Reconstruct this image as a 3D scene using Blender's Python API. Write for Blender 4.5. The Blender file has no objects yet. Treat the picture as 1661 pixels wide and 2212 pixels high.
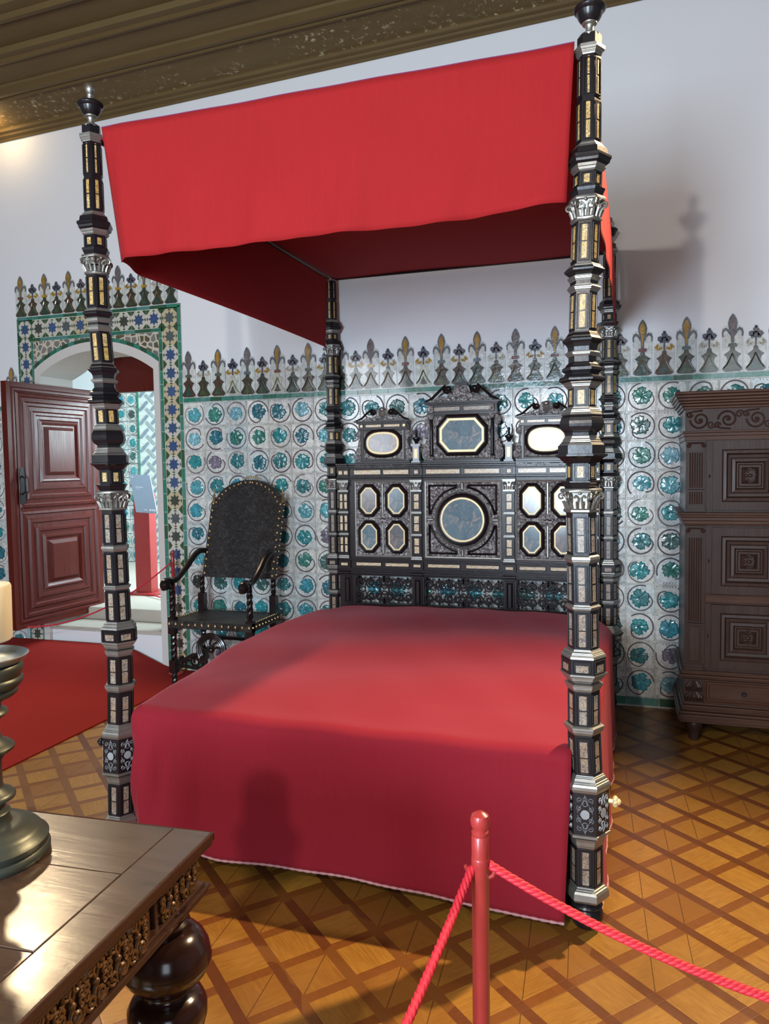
import bpy, math, random
from mathutils import Vector, Matrix
random.seed(7)
PI = math.pi
SC = bpy.context.scene
COL = SC.collection

# ------------------------------------------------------------------ camera
cam_d = bpy.data.cameras.new('camera'); cam = bpy.data.objects.new('camera', cam_d); COL.objects.link(cam)
yaw, pitch, roll = map(math.radians, (-18.11517, -3.45031, -0.83018))
fw = Vector((math.sin(yaw)*math.cos(pitch), math.cos(yaw)*math.cos(pitch), math.sin(pitch)))
r0 = Vector((math.cos(yaw), -math.sin(yaw), 0)); u0 = r0.cross(fw)
cr, sr = math.cos(roll), math.sin(roll)
rt = cr*r0 + sr*u0; up = -sr*r0 + cr*u0
M3 = Matrix((rt, up, -fw)).transposed()
cam.matrix_world = Matrix.Translation((1.84534, -2.38049, 1.43560)) @ M3.to_4x4()
cam_d.sensor_fit = 'HORIZONTAL'; cam_d.sensor_width = 36.0
cam_d.lens = 36.0*1658.25/1661.0
cam_d.clip_start = 0.02; cam_d.clip_end = 60
SC.camera = cam

# ------------------------------------------------------------------ colour management, world, lights
SC.view_settings.view_transform = 'Standard'; SC.view_settings.look = 'None'
SC.view_settings.gamma = 1.0; SC.view_settings.use_curve_mapping = False
SC.view_settings.exposure = 0.0
W = bpy.data.worlds.new('sky'); SC.world = W; W.use_nodes = True
bg = W.node_tree.nodes['Background']; bg.inputs[0].default_value = (0.62, 0.75, 1.0, 1); bg.inputs[1].default_value = 0.4

def light(name, kind, loc, target, power, col, **kw):
    d = bpy.data.lights.new(name, kind); o = bpy.data.objects.new(name, d); COL.objects.link(o)
    o.location = loc; d.energy = power; d.color = col
    o.rotation_euler = (Vector(target)-Vector(loc)).to_track_quat('-Z', 'Y').to_euler()
    for k, v in kw.items(): setattr(d, k, v)
    return o
# daylight through the main window behind the camera, then two added fill lights
light('window_daylight', 'AREA', (0.65, -4.55, 1.50), (0.75, 0, 1.35), 270, (0.69, 0.84, 1.0), shape='RECTANGLE', size=0.95, size_y=1.30)
light('window_daylight_east', 'AREA', (3.3, -4.55, 1.9), (2.0, 0, 1.9), 36, (0.80, 0.90, 1.0), shape='RECTANGLE', size=1.2, size_y=2.1)  # fill added at the east opening to lighten the back wall
light('window_daylight_west', 'AREA', (-2.2, -4.55, 2.0), (-1.0, 2, 2.0), 75, (0.86, 0.92, 1.0), shape='RECTANGLE', size=1.2, size_y=2.1)  # west counterpart, also an added fill for the back wall
# museum spotlights under the ceiling
light('ceiling_spot_front', 'AREA', (1.06, -3.5, 2.68), (0.90, 0.2, 1.4), 60, (1.0, 0.90, 0.82), shape='DISK', size=0.09)
light('ceiling_spot_right', 'SPOT', (3.1, 1.5, 3.85), (1.20, -0.85, 0.0), 1200, (1.0, 0.72, 0.42), shadow_soft_size=0.04, spot_size=math.radians(63), spot_blend=1.0)
light('wall_lamp_beam', 'SPOT', (-2.50, 2.02, 3.80), (-0.75, 0.0, 0.0), 330, (1.0, 0.76, 0.46), shadow_soft_size=0.11, spot_size=math.radians(58), spot_blend=0.6)
light('ceiling_wash', 'AREA', (0.3, -2.2, 3.9), (0.3, 0.2, 1.0), 8, (1.0, 0.93, 0.86), shape='DISK', size=1.6)  # broad fill added overhead, not one of the spotlights
# daylight of the room beyond the doorway
light('side_room_daylight', 'AREA', (-0.9, 4.0, 2.4), (-3.8, 5.0, 1.2), 260, (0.72, 0.93, 1.0), shape='RECTANGLE', size=1.4, size_y=1.6)

# ------------------------------------------------------------------ node helper and materials
class NT:
    def __init__(s, name):
        s.m = bpy.data.materials.new(name); s.m.use_nodes = True
        s.t = s.m.node_tree; s.b = s.t.nodes['Principled BSDF']
    def n(s, kind, **kw):
        x = s.t.nodes.new(kind)
        for k, v in kw.items(): setattr(x, k, v)
        return x
    def put(s, sock, v):
        if v is None: return
        if hasattr(v, 'is_output') or isinstance(v, bpy.types.NodeSocket): s.t.links.new(v, sock)
        else: sock.default_value = v
    def math(s, op, a, b=None, c=None):
        x = s.n('ShaderNodeMath', operation=op); s.put(x.inputs[0], a); s.put(x.inputs[1], b); s.put(x.inputs[2], c); return x.outputs[0]
    def co(s, kind='Object'): return s.n('ShaderNodeTexCoord').outputs[kind]
    def pos(s): return s.n('ShaderNodeNewGeometry').outputs['Position']
    def mapv(s, v, scale=(1,1,1), rot=(0,0,0), loc=(0,0,0)):
        x = s.n('ShaderNodeMapping'); s.put(x.inputs['Vector'], v); x.inputs['Scale'].default_value = scale
        x.inputs['Rotation'].default_value = rot; x.inputs['Location'].default_value = loc; return x.outputs[0]
    def noise(s, v, scale, detail=4, rough=0.55, dist=0.0):
        x = s.n('ShaderNodeTexNoise'); s.put(x.inputs['Vector'], v); x.inputs['Scale'].default_value = scale
        x.inputs['Detail'].default_value = detail; x.inputs['Roughness'].default_value = rough; x.inputs['Distortion'].default_value = dist
        return x.outputs[0]
    def vor(s, v, scale, feature='F1', out=0, rnd=1.0):
        x = s.n('ShaderNodeTexVoronoi', feature=feature); s.put(x.inputs['Vector'], v); x.inputs['Scale'].default_value = scale
        if 'Randomness' in x.inputs: x.inputs['Randomness'].default_value = rnd
        return x.outputs[out]
    def ramp(s, fac, stops):
        x = s.n('ShaderNodeValToRGB'); s.put(x.inputs[0], fac); e = x.color_ramp.elements
        while len(e) < len(stops): e.new(0.5)
        for i, (p, c) in enumerate(stops):
            e[i].position = p; e[i].color = (c[0], c[1], c[2], 1) if not isinstance(c, (int, float)) else (c, c, c, 1)
        return x.outputs[0]
    def mix(s, fac, a, b, mode='MIX'):
        x = s.n('ShaderNodeMix', data_type='RGBA', blend_type=mode)
        s.put(x.inputs[0], fac)
        for i, v in ((6, a), (7, b)):
            if isinstance(v, tuple) and len(v) == 3: v = (*v, 1)
            s.put(x.inputs[i], v)
        return x.outputs[2]
    def bump(s, h, strength=0.3, dist=0.01):
        x = s.n('ShaderNodeBump'); s.put(x.inputs['Height'], h); x.inputs['Strength'].default_value = strength; x.inputs['Distance'].default_value = dist
        s.t.links.new(x.outputs[0], s.b.inputs['Normal'])
    def base(s, c):
        if isinstance(c, tuple) and len(c) == 3: c = (*c, 1)
        s.put(s.b.inputs['Base Color'], c)
    def set(s, **kw):
        for k, v in kw.items():
            s.put(s.b.inputs[k.replace('_', ' ')], v)
        return s

def simple(name, col, rough=0.5, metal=0.0, nscale=0, namt=0.15, bstr=0, bscale=40, **kw):
    t = NT(name); p = t.co()
    if nscale:
        n = t.noise(p, nscale, 5)
        t.base(t.mix(n, tuple(c*(1-namt) for c in col), tuple(min(1, c*(1+namt)) for c in col)))
    else: t.base(col)
    t.set(Roughness=rough, Metallic=metal, **kw)
    if bstr: t.bump(t.noise(p, bscale, 4), bstr, 0.004)
    return t.m
MAT = {}
MAT['ebony'] = simple('ebony', (0.010, 0.009, 0.011), 0.28, 0, 14, 0.4, 0.08, 60, Specular_IOR_Level=0.4)
MAT['ebony_brown'] = simple('dark_stained_wood', (0.012, 0.007, 0.008), 0.30, 0, 9, 0.4, 0.1, 50, Specular_IOR_Level=0.35)
MAT['silver'] = simple('tarnished_silver', (0.29, 0.285, 0.26), 0.42, 0.8, 22, 0.3, 0.1, 70)
MAT['scroll_silver'] = simple('inlaid_pewter', (0.34, 0.36, 0.38), 0.45, 0.15, 40, 0.2)
MAT['gilt'] = simple('pale_gilt', (0.78, 0.62, 0.34), 0.42, 0.25, 30, 0.15, 0.05, 80)
MAT['blackgap'] = simple('black_void', (0.004, 0.004, 0.004), 0.9)

def m_inlay(name, a, b, dark, thr=0.56):
    t = NT(name); p = t.co()
    n1 = t.noise(p, 70, 2, 0.5, 1.8); lines = t.math('ABSOLUTE', t.math('SUBTRACT', n1, 0.5))
    f = t.ramp(lines, [(0.0, 1), (0.035, 0.8), (0.06, 0)])
    big = t.noise(p, 16, 2)
    c = t.mix(t.ramp(big, [(0.4, 0), (0.62, 1)]), a, b)
    t.base(t.mix(t.math('MULTIPLY', f, 0.8), c, dark)); t.set(Roughness=0.28); t.bump(n1, 0.1, 0.002)
    return t.m
MAT['inlay_gold'] = m_inlay('painted_gold_inlay', (0.52, 0.34, 0.10), (0.58, 0.44, 0.20), (0.10, 0.05, 0.03))
MAT['inlay_ivory'] = m_inlay('painted_ivory_inlay', (0.34, 0.30, 0.23), (0.32, 0.22, 0.14), (0.05, 0.045, 0.065))
MAT['inlay_hb'] = m_inlay('painted_headboard_inlay', (0.72, 0.58, 0.36), (0.76, 0.68, 0.50), (0.25, 0.12, 0.06))

def m_repousse():
    t = NT('embossed_silver_sheet'); p = t.co()
    n = t.noise(p, 60, 3, 0.6, 2.2); v = t.vor(p, 85, 'SMOOTH_F1')
    h = t.math('ADD', t.math('MULTIPLY', t.math('ABSOLUTE', t.math('SUBTRACT', n, 0.5)), 3.0), t.math('MULTIPLY', v, 0.8))
    t.base(t.ramp(h, [(0.20, (0.92, 0.89, 0.87)), (0.52, (0.40, 0.38, 0.38)), (0.88, (0.035, 0.032, 0.038))]))
    t.set(Roughness=0.38, Metallic=0.6); t.bump(t.math('SUBTRACT', 1.0, h), 0.9, 0.006); return t.m
MAT['repousse'] = m_repousse()

def m_painting(name, c1, c2, c3):
    t = NT(name); p = t.co()
    a = t.noise(p, 9, 4, 0.6, 0.8); b = t.noise(p, 22, 4, 0.65, 1.4)
    c = t.mix(t.ramp(a, [(0.38, 0), (0.62, 1)]), c1, c2)
    t.base(t.mix(t.ramp(b, [(0.50, 0), (0.66, 0.8)]), c, c3)); t.set(Roughness=0.13, Specular_IOR_Level=0.6); return t.m
MAT['paint_blue'] = m_painting('small_painting_blue', (0.12, 0.19, 0.23), (0.17, 0.25, 0.29), (0.42, 0.36, 0.33))
MAT['paint_brown'] = m_painting('small_painting_grey_brown', (0.16, 0.15, 0.15), (0.16, 0.20, 0.22), (0.40, 0.27, 0.23))

def m_cloth(name, col, weave=420, stren=0.12, sheen=0.4, sheen_tint=(1, .5, .5, 1), fold=0.0, trans=0.0):
    t = NT(name); p = t.co()
    w = t.noise(t.mapv(p, (1, 1, 0.22)), weave*0.5, 3, 0.7)
    big = t.noise(p, 2.6, 4, 0.6)
    st = t.noise(t.mapv(p, (26, 26, 1.1)), 3.0, 4, 0.6)
    f = t.math('ADD', t.math('ADD', t.math('MULTIPLY', w, 0.35), t.math('MULTIPLY', big, 0.35)), t.math('MULTIPLY', st, 0.3))
    t.base(t.mix(f, tuple(c*0.78 for c in col), tuple(min(1, c*1.2) for c in col)))
    t.set(Roughness=0.85, Sheen_Weight=sheen, Sheen_Roughness=0.4, Sheen_Tint=sheen_tint, Specular_IOR_Level=0.2)
    if trans: t.set(Transmission_Weight=0.0)
    t.bump(t.math('ADD', w, t.math('MULTIPLY', big, fold)), stren, 0.004); return t.m
MAT['canopy'] = m_cloth('red_canopy_fabric', (0.300, 0.012, 0.014), sheen=0.05, fold=2.0)
MAT['spread'] = m_cloth('crimson_velvet', (0.255, 0.012, 0.024), sheen=0.22, sheen_tint=(1, .40, .46, 1), fold=3.0)
MAT['hem'] = simple('pale_pink_cord', (0.55, 0.28, 0.30), 0.8, 0, 60, 0.4, 0.4, 300)
MAT['edge'] = simple('purple_selvedge', (0.16, 0.02, 0.10), 0.85)
MAT['carpet'] = m_cloth('red_carpet', (0.27, 0.010, 0.006), 900, 0.3, 0.0)
MAT['rope'] = simple('crimson_rope', (0.52, 0.015, 0.03), 0.6, 0, 0)
MAT['redpaint'] = simple('worn_red_paint', (0.30, 0.028, 0.026), 0.32, 0, 20, 0.25, 0.1, 40)
MAT['plaster'] = None
def m_plaster(name, col, v=0.05):
    t = NT(name); p = t.pos(); n = t.noise(p, 0.9, 5, 0.6)
    t.base(t.mix(n, tuple(c*(1-v) for c in col), tuple(min(1, c*(1+v)) for c in col))); t.set(Roughness=0.9)
    t.bump(t.noise(p, 9, 5, 0.6), 0.12, 0.01); return t.m
MAT['plaster'] = m_plaster('white_plaster', (0.72, 0.735, 0.75))
MAT['tapestry'] = m_plaster('dim_plaster', (0.22, 0.20, 0.18), 0.15)  # plaster of the unseen walls, darkened to cut bounced light
MAT['plaster_warm'] = m_plaster('cream_plaster', (0.56, 0.54, 0.50), 0.12)
MAT['stone'] = m_plaster('worn_stone', (0.42, 0.38, 0.32), 0.2)
MAT['grey_vault'] = m_plaster('grey_vault_plaster', (0.40, 0.38, 0.38), 0.08)

def m_floor():
    t = NT('parquet'); p = t.pos(); sp = t.n('ShaderNodeSeparateXYZ'); t.put(sp.inputs[0], p)
    x, y = sp.outputs[0], sp.outputs[1]
    a = math.radians(48.5); pit = 0.1635; X0, Y0 = 1.905, -0.285
    dx, dy = t.math('SUBTRACT', x, X0), t.math('SUBTRACT', y, Y0)
    u = t.math('DIVIDE', t.math('ADD', t.math('MULTIPLY', dx, math.cos(a)), t.math('MULTIPLY', dy, math.sin(a))), pit)
    v = t.math('DIVIDE', t.math('ADD', t.math('MULTIPLY', dx, -math.sin(a)), t.math('MULTIPLY', dy, math.cos(a))), pit)
    fu, fv = t.math('FRACT', t.math('ADD', u, 0.5)), t.math('FRACT', t.math('ADD', v, 0.5))
    au = t.math('ABSOLUTE', t.math('SUBTRACT', fu, 0.5)); av = t.math('ABSOLUTE', t.math('SUBTRACT', fv, 0.5))
    su = t.math('LESS_THAN', au, 0.105); sv = t.math('LESS_THAN', av, 0.105)
    cu, cv = t.math('FLOOR', u), t.math('FLOOR', v)
    cb = t.n('ShaderNodeCombineXYZ'); t.put(cb.inputs[0], cu); t.put(cb.inputs[1], cv)
    wn = t.n('ShaderNodeTexWhiteNoise', noise_dimensions='3D'); t.put(wn.inputs[0], cb.outputs[0]); rnd = wn.outputs[0]
    # diagonal seam inside some squares: the two halves differ in tone
    gu, gv = t.math('FRACT', u), t.math('FRACT', v)
    half = t.math('GREATER_THAN', t.math('SUBTRACT', gu, gv), 0.0)
    seam = t.math('MULTIPLY', t.math('LESS_THAN', t.math('ABSOLUTE', t.math('SUBTRACT', gu, gv)), 0.012), t.math('GREATER_THAN', rnd, 0.55))
    par = t.math('GREATER_THAN', t.math('FRACT', t.math('MULTIPLY', t.math('ADD', cu, cv), 0.5)), 0.25)
    uv = t.n('ShaderNodeCombineXYZ'); t.put(uv.inputs[0], t.math('MULTIPLY', u, 1.0)); t.put(uv.inputs[1], t.math('MULTIPLY', v, 1.0)); t.put(uv.inputs[2], t.math('MULTIPLY', rnd, 40.0))
    g1 = t.noise(t.mapv(uv.outputs[0], (1.2, 12, 1)), 2.2, 6, 0.65, 0.6); g2 = t.noise(t.mapv(uv.outputs[0], (12, 1.2, 1)), 2.2, 6, 0.65, 0.6)
    sel = t.math('ABSOLUTE', t.math('SUBTRACT', par, t.math('MULTIPLY', half, t.math('GREATER_THAN', rnd, 0.55))))
    g = t.mix(sel, g1, g2)
    sq = t.mix(t.ramp(g, [(0.25, 0), (0.75, 1)]), (0.26, 0.115, 0.016), (0.50, 0.27, 0.045))
    sq = t.mix(t.ramp(rnd, [(0.0, 0.0), (0.55, 0.25), (1.0, 0.85)]), sq, (0.20, 0.075, 0.014))
    sq = t.mix(t.ramp(t.noise(p, 0.8, 3), [(0.40, 0), (0.70, 0.35)]), sq, (0.15, 0.06, 0.014))
    sq = t.mix(t.math('MULTIPLY', seam, 0.8), sq, (0.06, 0.025, 0.008))
    strA = t.mix(g1, (0.085, 0.026, 0.008), (0.16, 0.055, 0.014)); strB = t.mix(g2, (0.13, 0.042, 0.009), (0.23, 0.085, 0.016))
    wear = t.noise(p, 1.1, 3)
    c = t.mix(sv, sq, strB); c = t.mix(su, c, strA)
    c = t.mix(t.math('MULTIPLY', t.math('MULTIPLY', su, t.math('GREATER_THAN', wear, 0.55)), 0.4), c, (0.25, 0.11, 0.02))
    t.base(c)
    t.set(Roughness=t.ramp(t.noise(p, 5, 4), [(0.3, 0.26), (0.7, 0.42)]), Specular_IOR_Level=0.45)
    ed = t.math('MULTIPLY', t.ramp(t.math('ABSOLUTE', t.math('SUBTRACT', au, 0.105)), [(0, 0), (0.02, 1)]), t.ramp(t.math('ABSOLUTE', t.math('SUBTRACT', av, 0.105)), [(0, 0), (0.02, 1)]))
    t.bump(t.math('ADD', ed, t.math('MULTIPLY', g, 0.5)), 0.15, 0.002); return t.m
MAT['floor'] = m_floor()

def m_ceiling():
    t = NT('painted_ceiling_wood'); p = t.pos()
    n = t.noise(t.mapv(p, (0.6, 4, 4)), 4, 6, 0.65); pe = t.noise(p, 26, 5, 0.75); ar = t.noise(p, 1.3, 3)
    c = t.mix(n, (0.082, 0.050, 0.015), (0.145, 0.098, 0.034))
    sp = t.n('ShaderNodeSeparateXYZ'); t.put(sp.inputs[0], p)
    zone = t.math('MULTIPLY', t.math('GREATER_THAN', sp.outputs[1], 1.94), t.math('LESS_THAN', sp.outputs[1], 2.21))
    flake = t.math('MULTIPLY', t.math('MULTIPLY', t.ramp(pe, [(0.57, 0), (0.62, 1)]), t.ramp(ar, [(0.36, 0), (0.54, 1)])), zone)
    t.base(t.mix(flake, c, (0.42, 0.36, 0.22))); t.set(Roughness=0.7, Specular_IOR_Level=0.3); t.bump(t.math('ADD', n, pe), 0.2, 0.006); return t.m
MAT['ceiling'] = m_ceiling()

def m_wood(name, a, b, axis='z', rough=0.35, sc=1.0, bs=0.25):
    t = NT(name); p = t.co()
    s = {'x': (1.2, 14, 14), 'y': (14, 1.2, 14), 'z': (14, 14, 1.2)}[axis]
    n = t.noise(t.mapv(p, s), 3.2*sc, 7, 0.7, 0.6); m = t.noise(p, 2.0, 3)
    t.base(t.mix(t.math('ADD', t.math('MULTIPLY', n, 0.75), t.math('MULTIPLY', m, 0.25)), a, b))
    t.set(Roughness=t.ramp(n, [(0.3, rough), (0.7, min(1, rough+0.16))]), Specular_IOR_Level=0.28); t.bump(n, bs, 0.003); return t.m
MAT['oak'] = m_wood('dark_oak_upright', (0.012, 0.006, 0.004), (0.070, 0.036, 0.026), 'z', 0.30)
MAT['oak_h'] = m_wood('dark_oak_lengthwise', (0.016, 0.007, 0.004), (0.11, 0.045, 0.024), 'x', 0.30)
MAT['door'] = m_wood('oxblood_painted_wood', (0.070, 0.008, 0.005), (0.105, 0.014, 0.009), 'z', 0.24, 1.0, 0.08)
MAT['table'] = m_wood('table_frame_wood', (0.022, 0.009, 0.006), (0.070, 0.028, 0.016), 'x', 0.24, 1.0, 0.12)
MAT['turned'] = simple('polished_turned_wood', (0.024, 0.009, 0.007), 0.17, 0, 6, 0.5)
def m_tabletop():
    t = NT('worn_polished_boards'); p = t.co()
    n = t.noise(t.mapv(p, (1.1, 12, 6)), 3, 7, 0.7, 0.5); pt = t.noise(t.mapv(p, (2.2, 6.5, 1)), 2.2, 6, 0.62, 0.4)
    c = t.mix(n, (0.030, 0.016, 0.009), (0.085, 0.050, 0.030))
    c = t.mix(t.ramp(pt, [(0.48, 0), (0.66, 0.8)]), c, (0.018, 0.010, 0.007))
    t.base(c)
    t.set(Roughness=t.ramp(pt, [(0.30, 0.20), (0.75, 0.30)]), Specular_IOR_Level=0.7, Coat_Weight=0.25, Coat_Roughness=0.15)
    t.bump(t.math('ADD', n, t.math('MULTIPLY', pt, 0.8)), 0.14, 0.003); return t.m
MAT['tabletop'] = m_tabletop()
MAT['brass_carving'] = simple('ochre_gilded_carving', (0.11, 0.048, 0.012), 0.40, 0.0, 60, 0.5, 0.2, 120)
MAT['pewter'] = simple('aged_bronze', (0.060, 0.066, 0.052), 0.40, 0.6, 18, 0.25, 0.12, 30)
MAT['tin'] = simple('pale_metal_dish', (0.50, 0.58, 0.62), 0.35, 0.9, 30, 0.2, 0.2, 50)
MAT['wax'] = simple('cream_candle_wax', (0.74, 0.68, 0.50), 0.5, 0, 8, 0.06, 0.05, 30, Subsurface_Weight=0.25, Subsurface_Radius=(0.02, 0.012, 0.005))
def m_leather():
    t = NT('tooled_black_leather'); p = t.co()
    n = t.noise(p, 34, 4, 0.6, 2.5); l = t.math('ABSOLUTE', t.math('SUBTRACT', n, 0.5))
    t.base(t.mix(t.ramp(l, [(0.0, 0), (0.12, 1)]), (0.024, 0.022, 0.021), (0.008, 0.007, 0.007))); t.set(Roughness=0.38)
    t.bump(l, 1.0, 0.012); return t.m
MAT['leather'] = m_leather()
MAT['stud'] = simple('brass_stud', (0.42, 0.33, 0.18), 0.38, 0.9, 40, 0.3)
MAT['chairwood'] = simple('black_chair_wood', (0.012, 0.009, 0.009), 0.22, 0, 8, 0.4)

def m_vcol(name, rough, bs, bscale, coat=0.0, var=0.22):
    t = NT(name); a = t.n('ShaderNodeVertexColor'); a.layer_name = 'col'; p = t.pos()
    n = t.noise(p, 34, 4, 0.7)
    dk = t.mix(1.0, a.outputs[0], (1-var*1.6,)*3, 'MULTIPLY'); br = t.mix(1.0, a.outputs[0], (1+var,)*3, 'MULTIPLY')
    t.base(t.mix(t.ramp(n, [(0.3, 0), (0.7, 1)]), dk, br)); t.set(Roughness=rough, Coat_Weight=coat, Coat_Roughness=0.06)
    t.bump(t.noise(p, bscale, 4, 0.65), bs, 0.006); return t.m
MAT['glaze'] = m_vcol('glazed_tile', 0.22, 0.35, 22, 0.6)
MAT['glaze_flat'] = m_vcol('cut_tile_mosaic', 0.30, 0.15, 30, 0.3, 0.12)
def m_spandrel():
    t = NT('knotwork_mosaic'); p = t.mapv(t.pos(), (1, 0.01, 1))
    e = t.vor(p, 21, 'DISTANCE_TO_EDGE'); c = t.vor(p, 21, 'F1', 1)
    cc = t.ramp(c, [(0.25, (0.10, 0.09, 0.05)), (0.5, (0.22, 0.20, 0.17)), (0.75, (0.13, 0.16, 0.15))]); t.base(t.mix(t.math('LESS_THAN', e, 0.10), cc, (0.55, 0.50, 0.40))); t.set(Roughness=0.3); return t.m
MAT['spandrel'] = m_spandrel()

# ------------------------------------------------------------------ mesh building
class MB:
    def __init__(s, M=None): s.v = []; s.f = []; s.mi = []; s.c = []; s.M = M or Matrix.Identity(4); s.m = 0; s.col = (1, 1, 1)
    def pts(s, ps):
        i = len(s.v); s.v += [tuple(s.M @ Vector(p)) for p in ps]; return i
    def face(s, ids): s.f.append(tuple(ids)); s.mi.append(s.m); s.c.append(s.col)
    def poly(s, ps):
        i = s.pts(ps); s.face(range(i, i+len(ps)))
    def box(s, a, b):
        x0, y0, z0 = a; x1, y1, z1 = b
        i = s.pts([(x0,y0,z0),(x1,y0,z0),(x1,y1,z0),(x0,y1,z0),(x0,y0,z1),(x1,y0,z1),(x1,y1,z1),(x0,y1,z1)])
        for q in ((0,3,2,1),(4,5,6,7),(0,1,5,4),(1,2,6,5),(2,3,7,6),(3,0,4,7)): s.face([i+k for k in q])
    def lathe(s, prof, n=24, c=(0, 0), ph=0.0, cap=True, xf=None):
        i = len(s.v); m = len(prof)
        for z, r in prof:
            s.pts([(c[0]+r*math.cos(ph+2*PI*k/n), c[1]+r*math.sin(ph+2*PI*k/n), z) for k in range(n)])
        up_ = prof[-1][0] > prof[0][0]
        for j in range(m-1):
            for k in range(n):
                a, b = i+j*n+k, i+j*n+(k+1) % n
                q = (a, b, b+n, a+n); s.face(q if up_ else q[::-1])
        if cap:
            lo = list(range(i, i+n)); hi = list(range(i+(m-1)*n, i+m*n))
            s.face(lo[::-1] if up_ else lo); s.face(hi if up_ else hi[::-1])
    def tube(s, path, r, n=8, cap=True, flat=1.0, upv=(0, 0, 1)):
        P = [Vector(p) for p in path]; L = len(P); i = len(s.v)
        prev = None
        for k in range(L):
            t = (P[min(k+1, L-1)]-P[max(k-1, 0)]).normalized()
            if prev is None:
                a = Vector(upv) if abs(t.dot(Vector(upv))) < 0.95 else Vector((1, 0, 0))
                nx = t.cross(a).normalized()
            else: nx = (prev - t*prev.dot(t)); nx = nx.normalized() if nx.length > 1e-6 else prev
            prev = nx; ny = t.cross(nx); rr = r[k] if isinstance(r, (list, tuple)) else r
            s.pts([P[k]+nx*(rr*math.cos(2*PI*j/n))+ny*(rr*flat*math.sin(2*PI*j/n)) for j in range(n)])
        for k in range(L-1):
            for j in range(n):
                a, b = i+k*n+j, i+k*n+(j+1) % n; s.face((a, b, b+n, a+n))
        if cap: s.face(list(range(i, i+n))[::-1]); s.face(range(i+(L-1)*n, i+L*n))
    def ball(s, c, r, n=12, m=8, sz=1.0):
        s.lathe([(c[2]-r*sz*math.cos(PI*k/m), max(1e-4, r*math.sin(PI*k/m))) for k in range(m+1)], n, (c[0], c[1]))
    def extr(s, pts2, o, ax, ay, az, d, side=True):
        # polygon (2-D, counter clockwise seen from +az) extruded from o by d along az
        o, ax, ay, az = map(Vector, (o, ax, ay, az)); n = len(pts2)
        i = s.pts([o+ax*x+ay*y for x, y in pts2]); j = s.pts([o+ax*x+ay*y+az*d for x, y in pts2])
        s.face([j+k for k in range(n)]); s.face([i+k for k in range(n)][::-1])
        if side:
            for k in range(n): s.face((i+k, i+(k+1) % n, j+(k+1) % n, j+k))
    def grid(s, fn, nu, nv, closed=False):
        i = len(s.v)
        for a in range(nu+1):
            s.pts([fn(a/nu, b/nv) for b in range(nv+1)])
        w = nv+1
        for a in range(nu):
            for b in range(nv): q = i+a*w+b; s.face((q, q+w, q+w+1, q+1))
    def rings(s, rect, steps, o, ax, ay, az, cap=True):
        # nested rectangular mouldings: rect=(x0,y0,x1,y1); steps=[(inset,height)]
        o, ax, ay, az = map(Vector, (o, ax, ay, az)); prev = None
        for ins, h in steps:
            x0, y0, x1, y1 = rect[0]+ins, rect[1]+ins, rect[2]-ins, rect[3]-ins
            i = s.pts([o+ax*x+ay*y+az*h for x, y in ((x0,y0),(x1,y0),(x1,y1),(x0,y1))])
            if prev is not None:
                for k in range(4): s.face((prev+k, prev+(k+1) % 4, i+(k+1) % 4, i+k))
            prev = i
        if cap: s.face((prev, prev+1, prev+2, prev+3))
    def polyrings(s, shape, steps, o, ax, ay, az, cap=True):
        # shape(inset) -> outline; steps=[(inset,height)] -> concentric frame
        o, ax, ay, az = map(Vector, (o, ax, ay, az)); prev = None
        for ins, h in steps:
            P = shape(ins); n = len(P); i = s.pts([o+ax*x+ay*y+az*h for x, y in P])
            if prev is not None:
                for k in range(n): s.face((prev+k, prev+(k+1) % n, i+(k+1) % n, i+k))
            prev = i
        if cap: s.face(range(prev, prev+n))

WL = {}
def wloc(o): return WL.get(o.name, Vector((0, 0, 0)))
def props(o, label=None, cat=None, group=None, kind=None):
    if label: o['label'] = label
    if cat: o['category'] = cat
    if group: o['group'] = group
    if kind: o['kind'] = kind
    return o
def empty(name, loc, label, cat, group=None):
    o = bpy.data.objects.new(name, None); COL.objects.link(o); o.empty_display_size = 0.1
    o.location = loc; WL[o.name] = Vector(loc); return props(o, label, cat, group)
def obj(name, mb, mats, parent=None, smooth=False, label=None, cat=None, group=None, kind=None, bevel=0, vcol=False, angle=35, base=False, merge=False):
    me = bpy.data.meshes.new(name); vs = [Vector(v) for v in mb.v]
    lo = Vector([min(v[k] for v in vs) for k in range(3)]); hi = Vector([max(v[k] for v in vs) for k in range(3)])
    ctr = (lo+hi)/2
    if base: ctr.z = lo.z
    me.from_pydata([tuple(v-ctr) for v in vs], [], mb.f)
    mats = mats if isinstance(mats, (list, tuple)) else [mats]
    for m in mats: me.materials.append(MAT[m])
    if len(mats) > 1: me.polygons.foreach_set('material_index', mb.mi)
    if vcol:
        ca = me.color_attributes.new('col', 'FLOAT_COLOR', 'CORNER'); buf = []
        for f, c in zip(mb.f, mb.c): buf += [c[0], c[1], c[2], 1.0]*len(f)
        ca.data.foreach_set('color', buf)
    if merge:
        import bmesh
        bm = bmesh.new(); bm.from_mesh(me); bmesh.ops.remove_doubles(bm, verts=bm.verts, dist=1e-4); bmesh.ops.recalc_face_normals(bm, faces=bm.faces); bm.to_mesh(me); bm.free()
    if smooth:
        me.polygons.foreach_set('use_smooth', [True]*len(me.polygons))
        if angle < 180: me.set_sharp_from_angle(angle=math.radians(angle))
    me.update()
    o = bpy.data.objects.new(name, me); COL.objects.link(o)
    o.location = ctr - (wloc(parent) if parent else Vector((0, 0, 0))); WL[o.name] = ctr
    if parent: o.parent = parent
    if bevel:
        b = o.modifiers.new('edge', 'BEVEL'); b.width = bevel; b.segments = 2; b.limit_method = 'ANGLE'; b.angle_limit = math.radians(40)
    return props(o, label, cat, group, kind)
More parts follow.
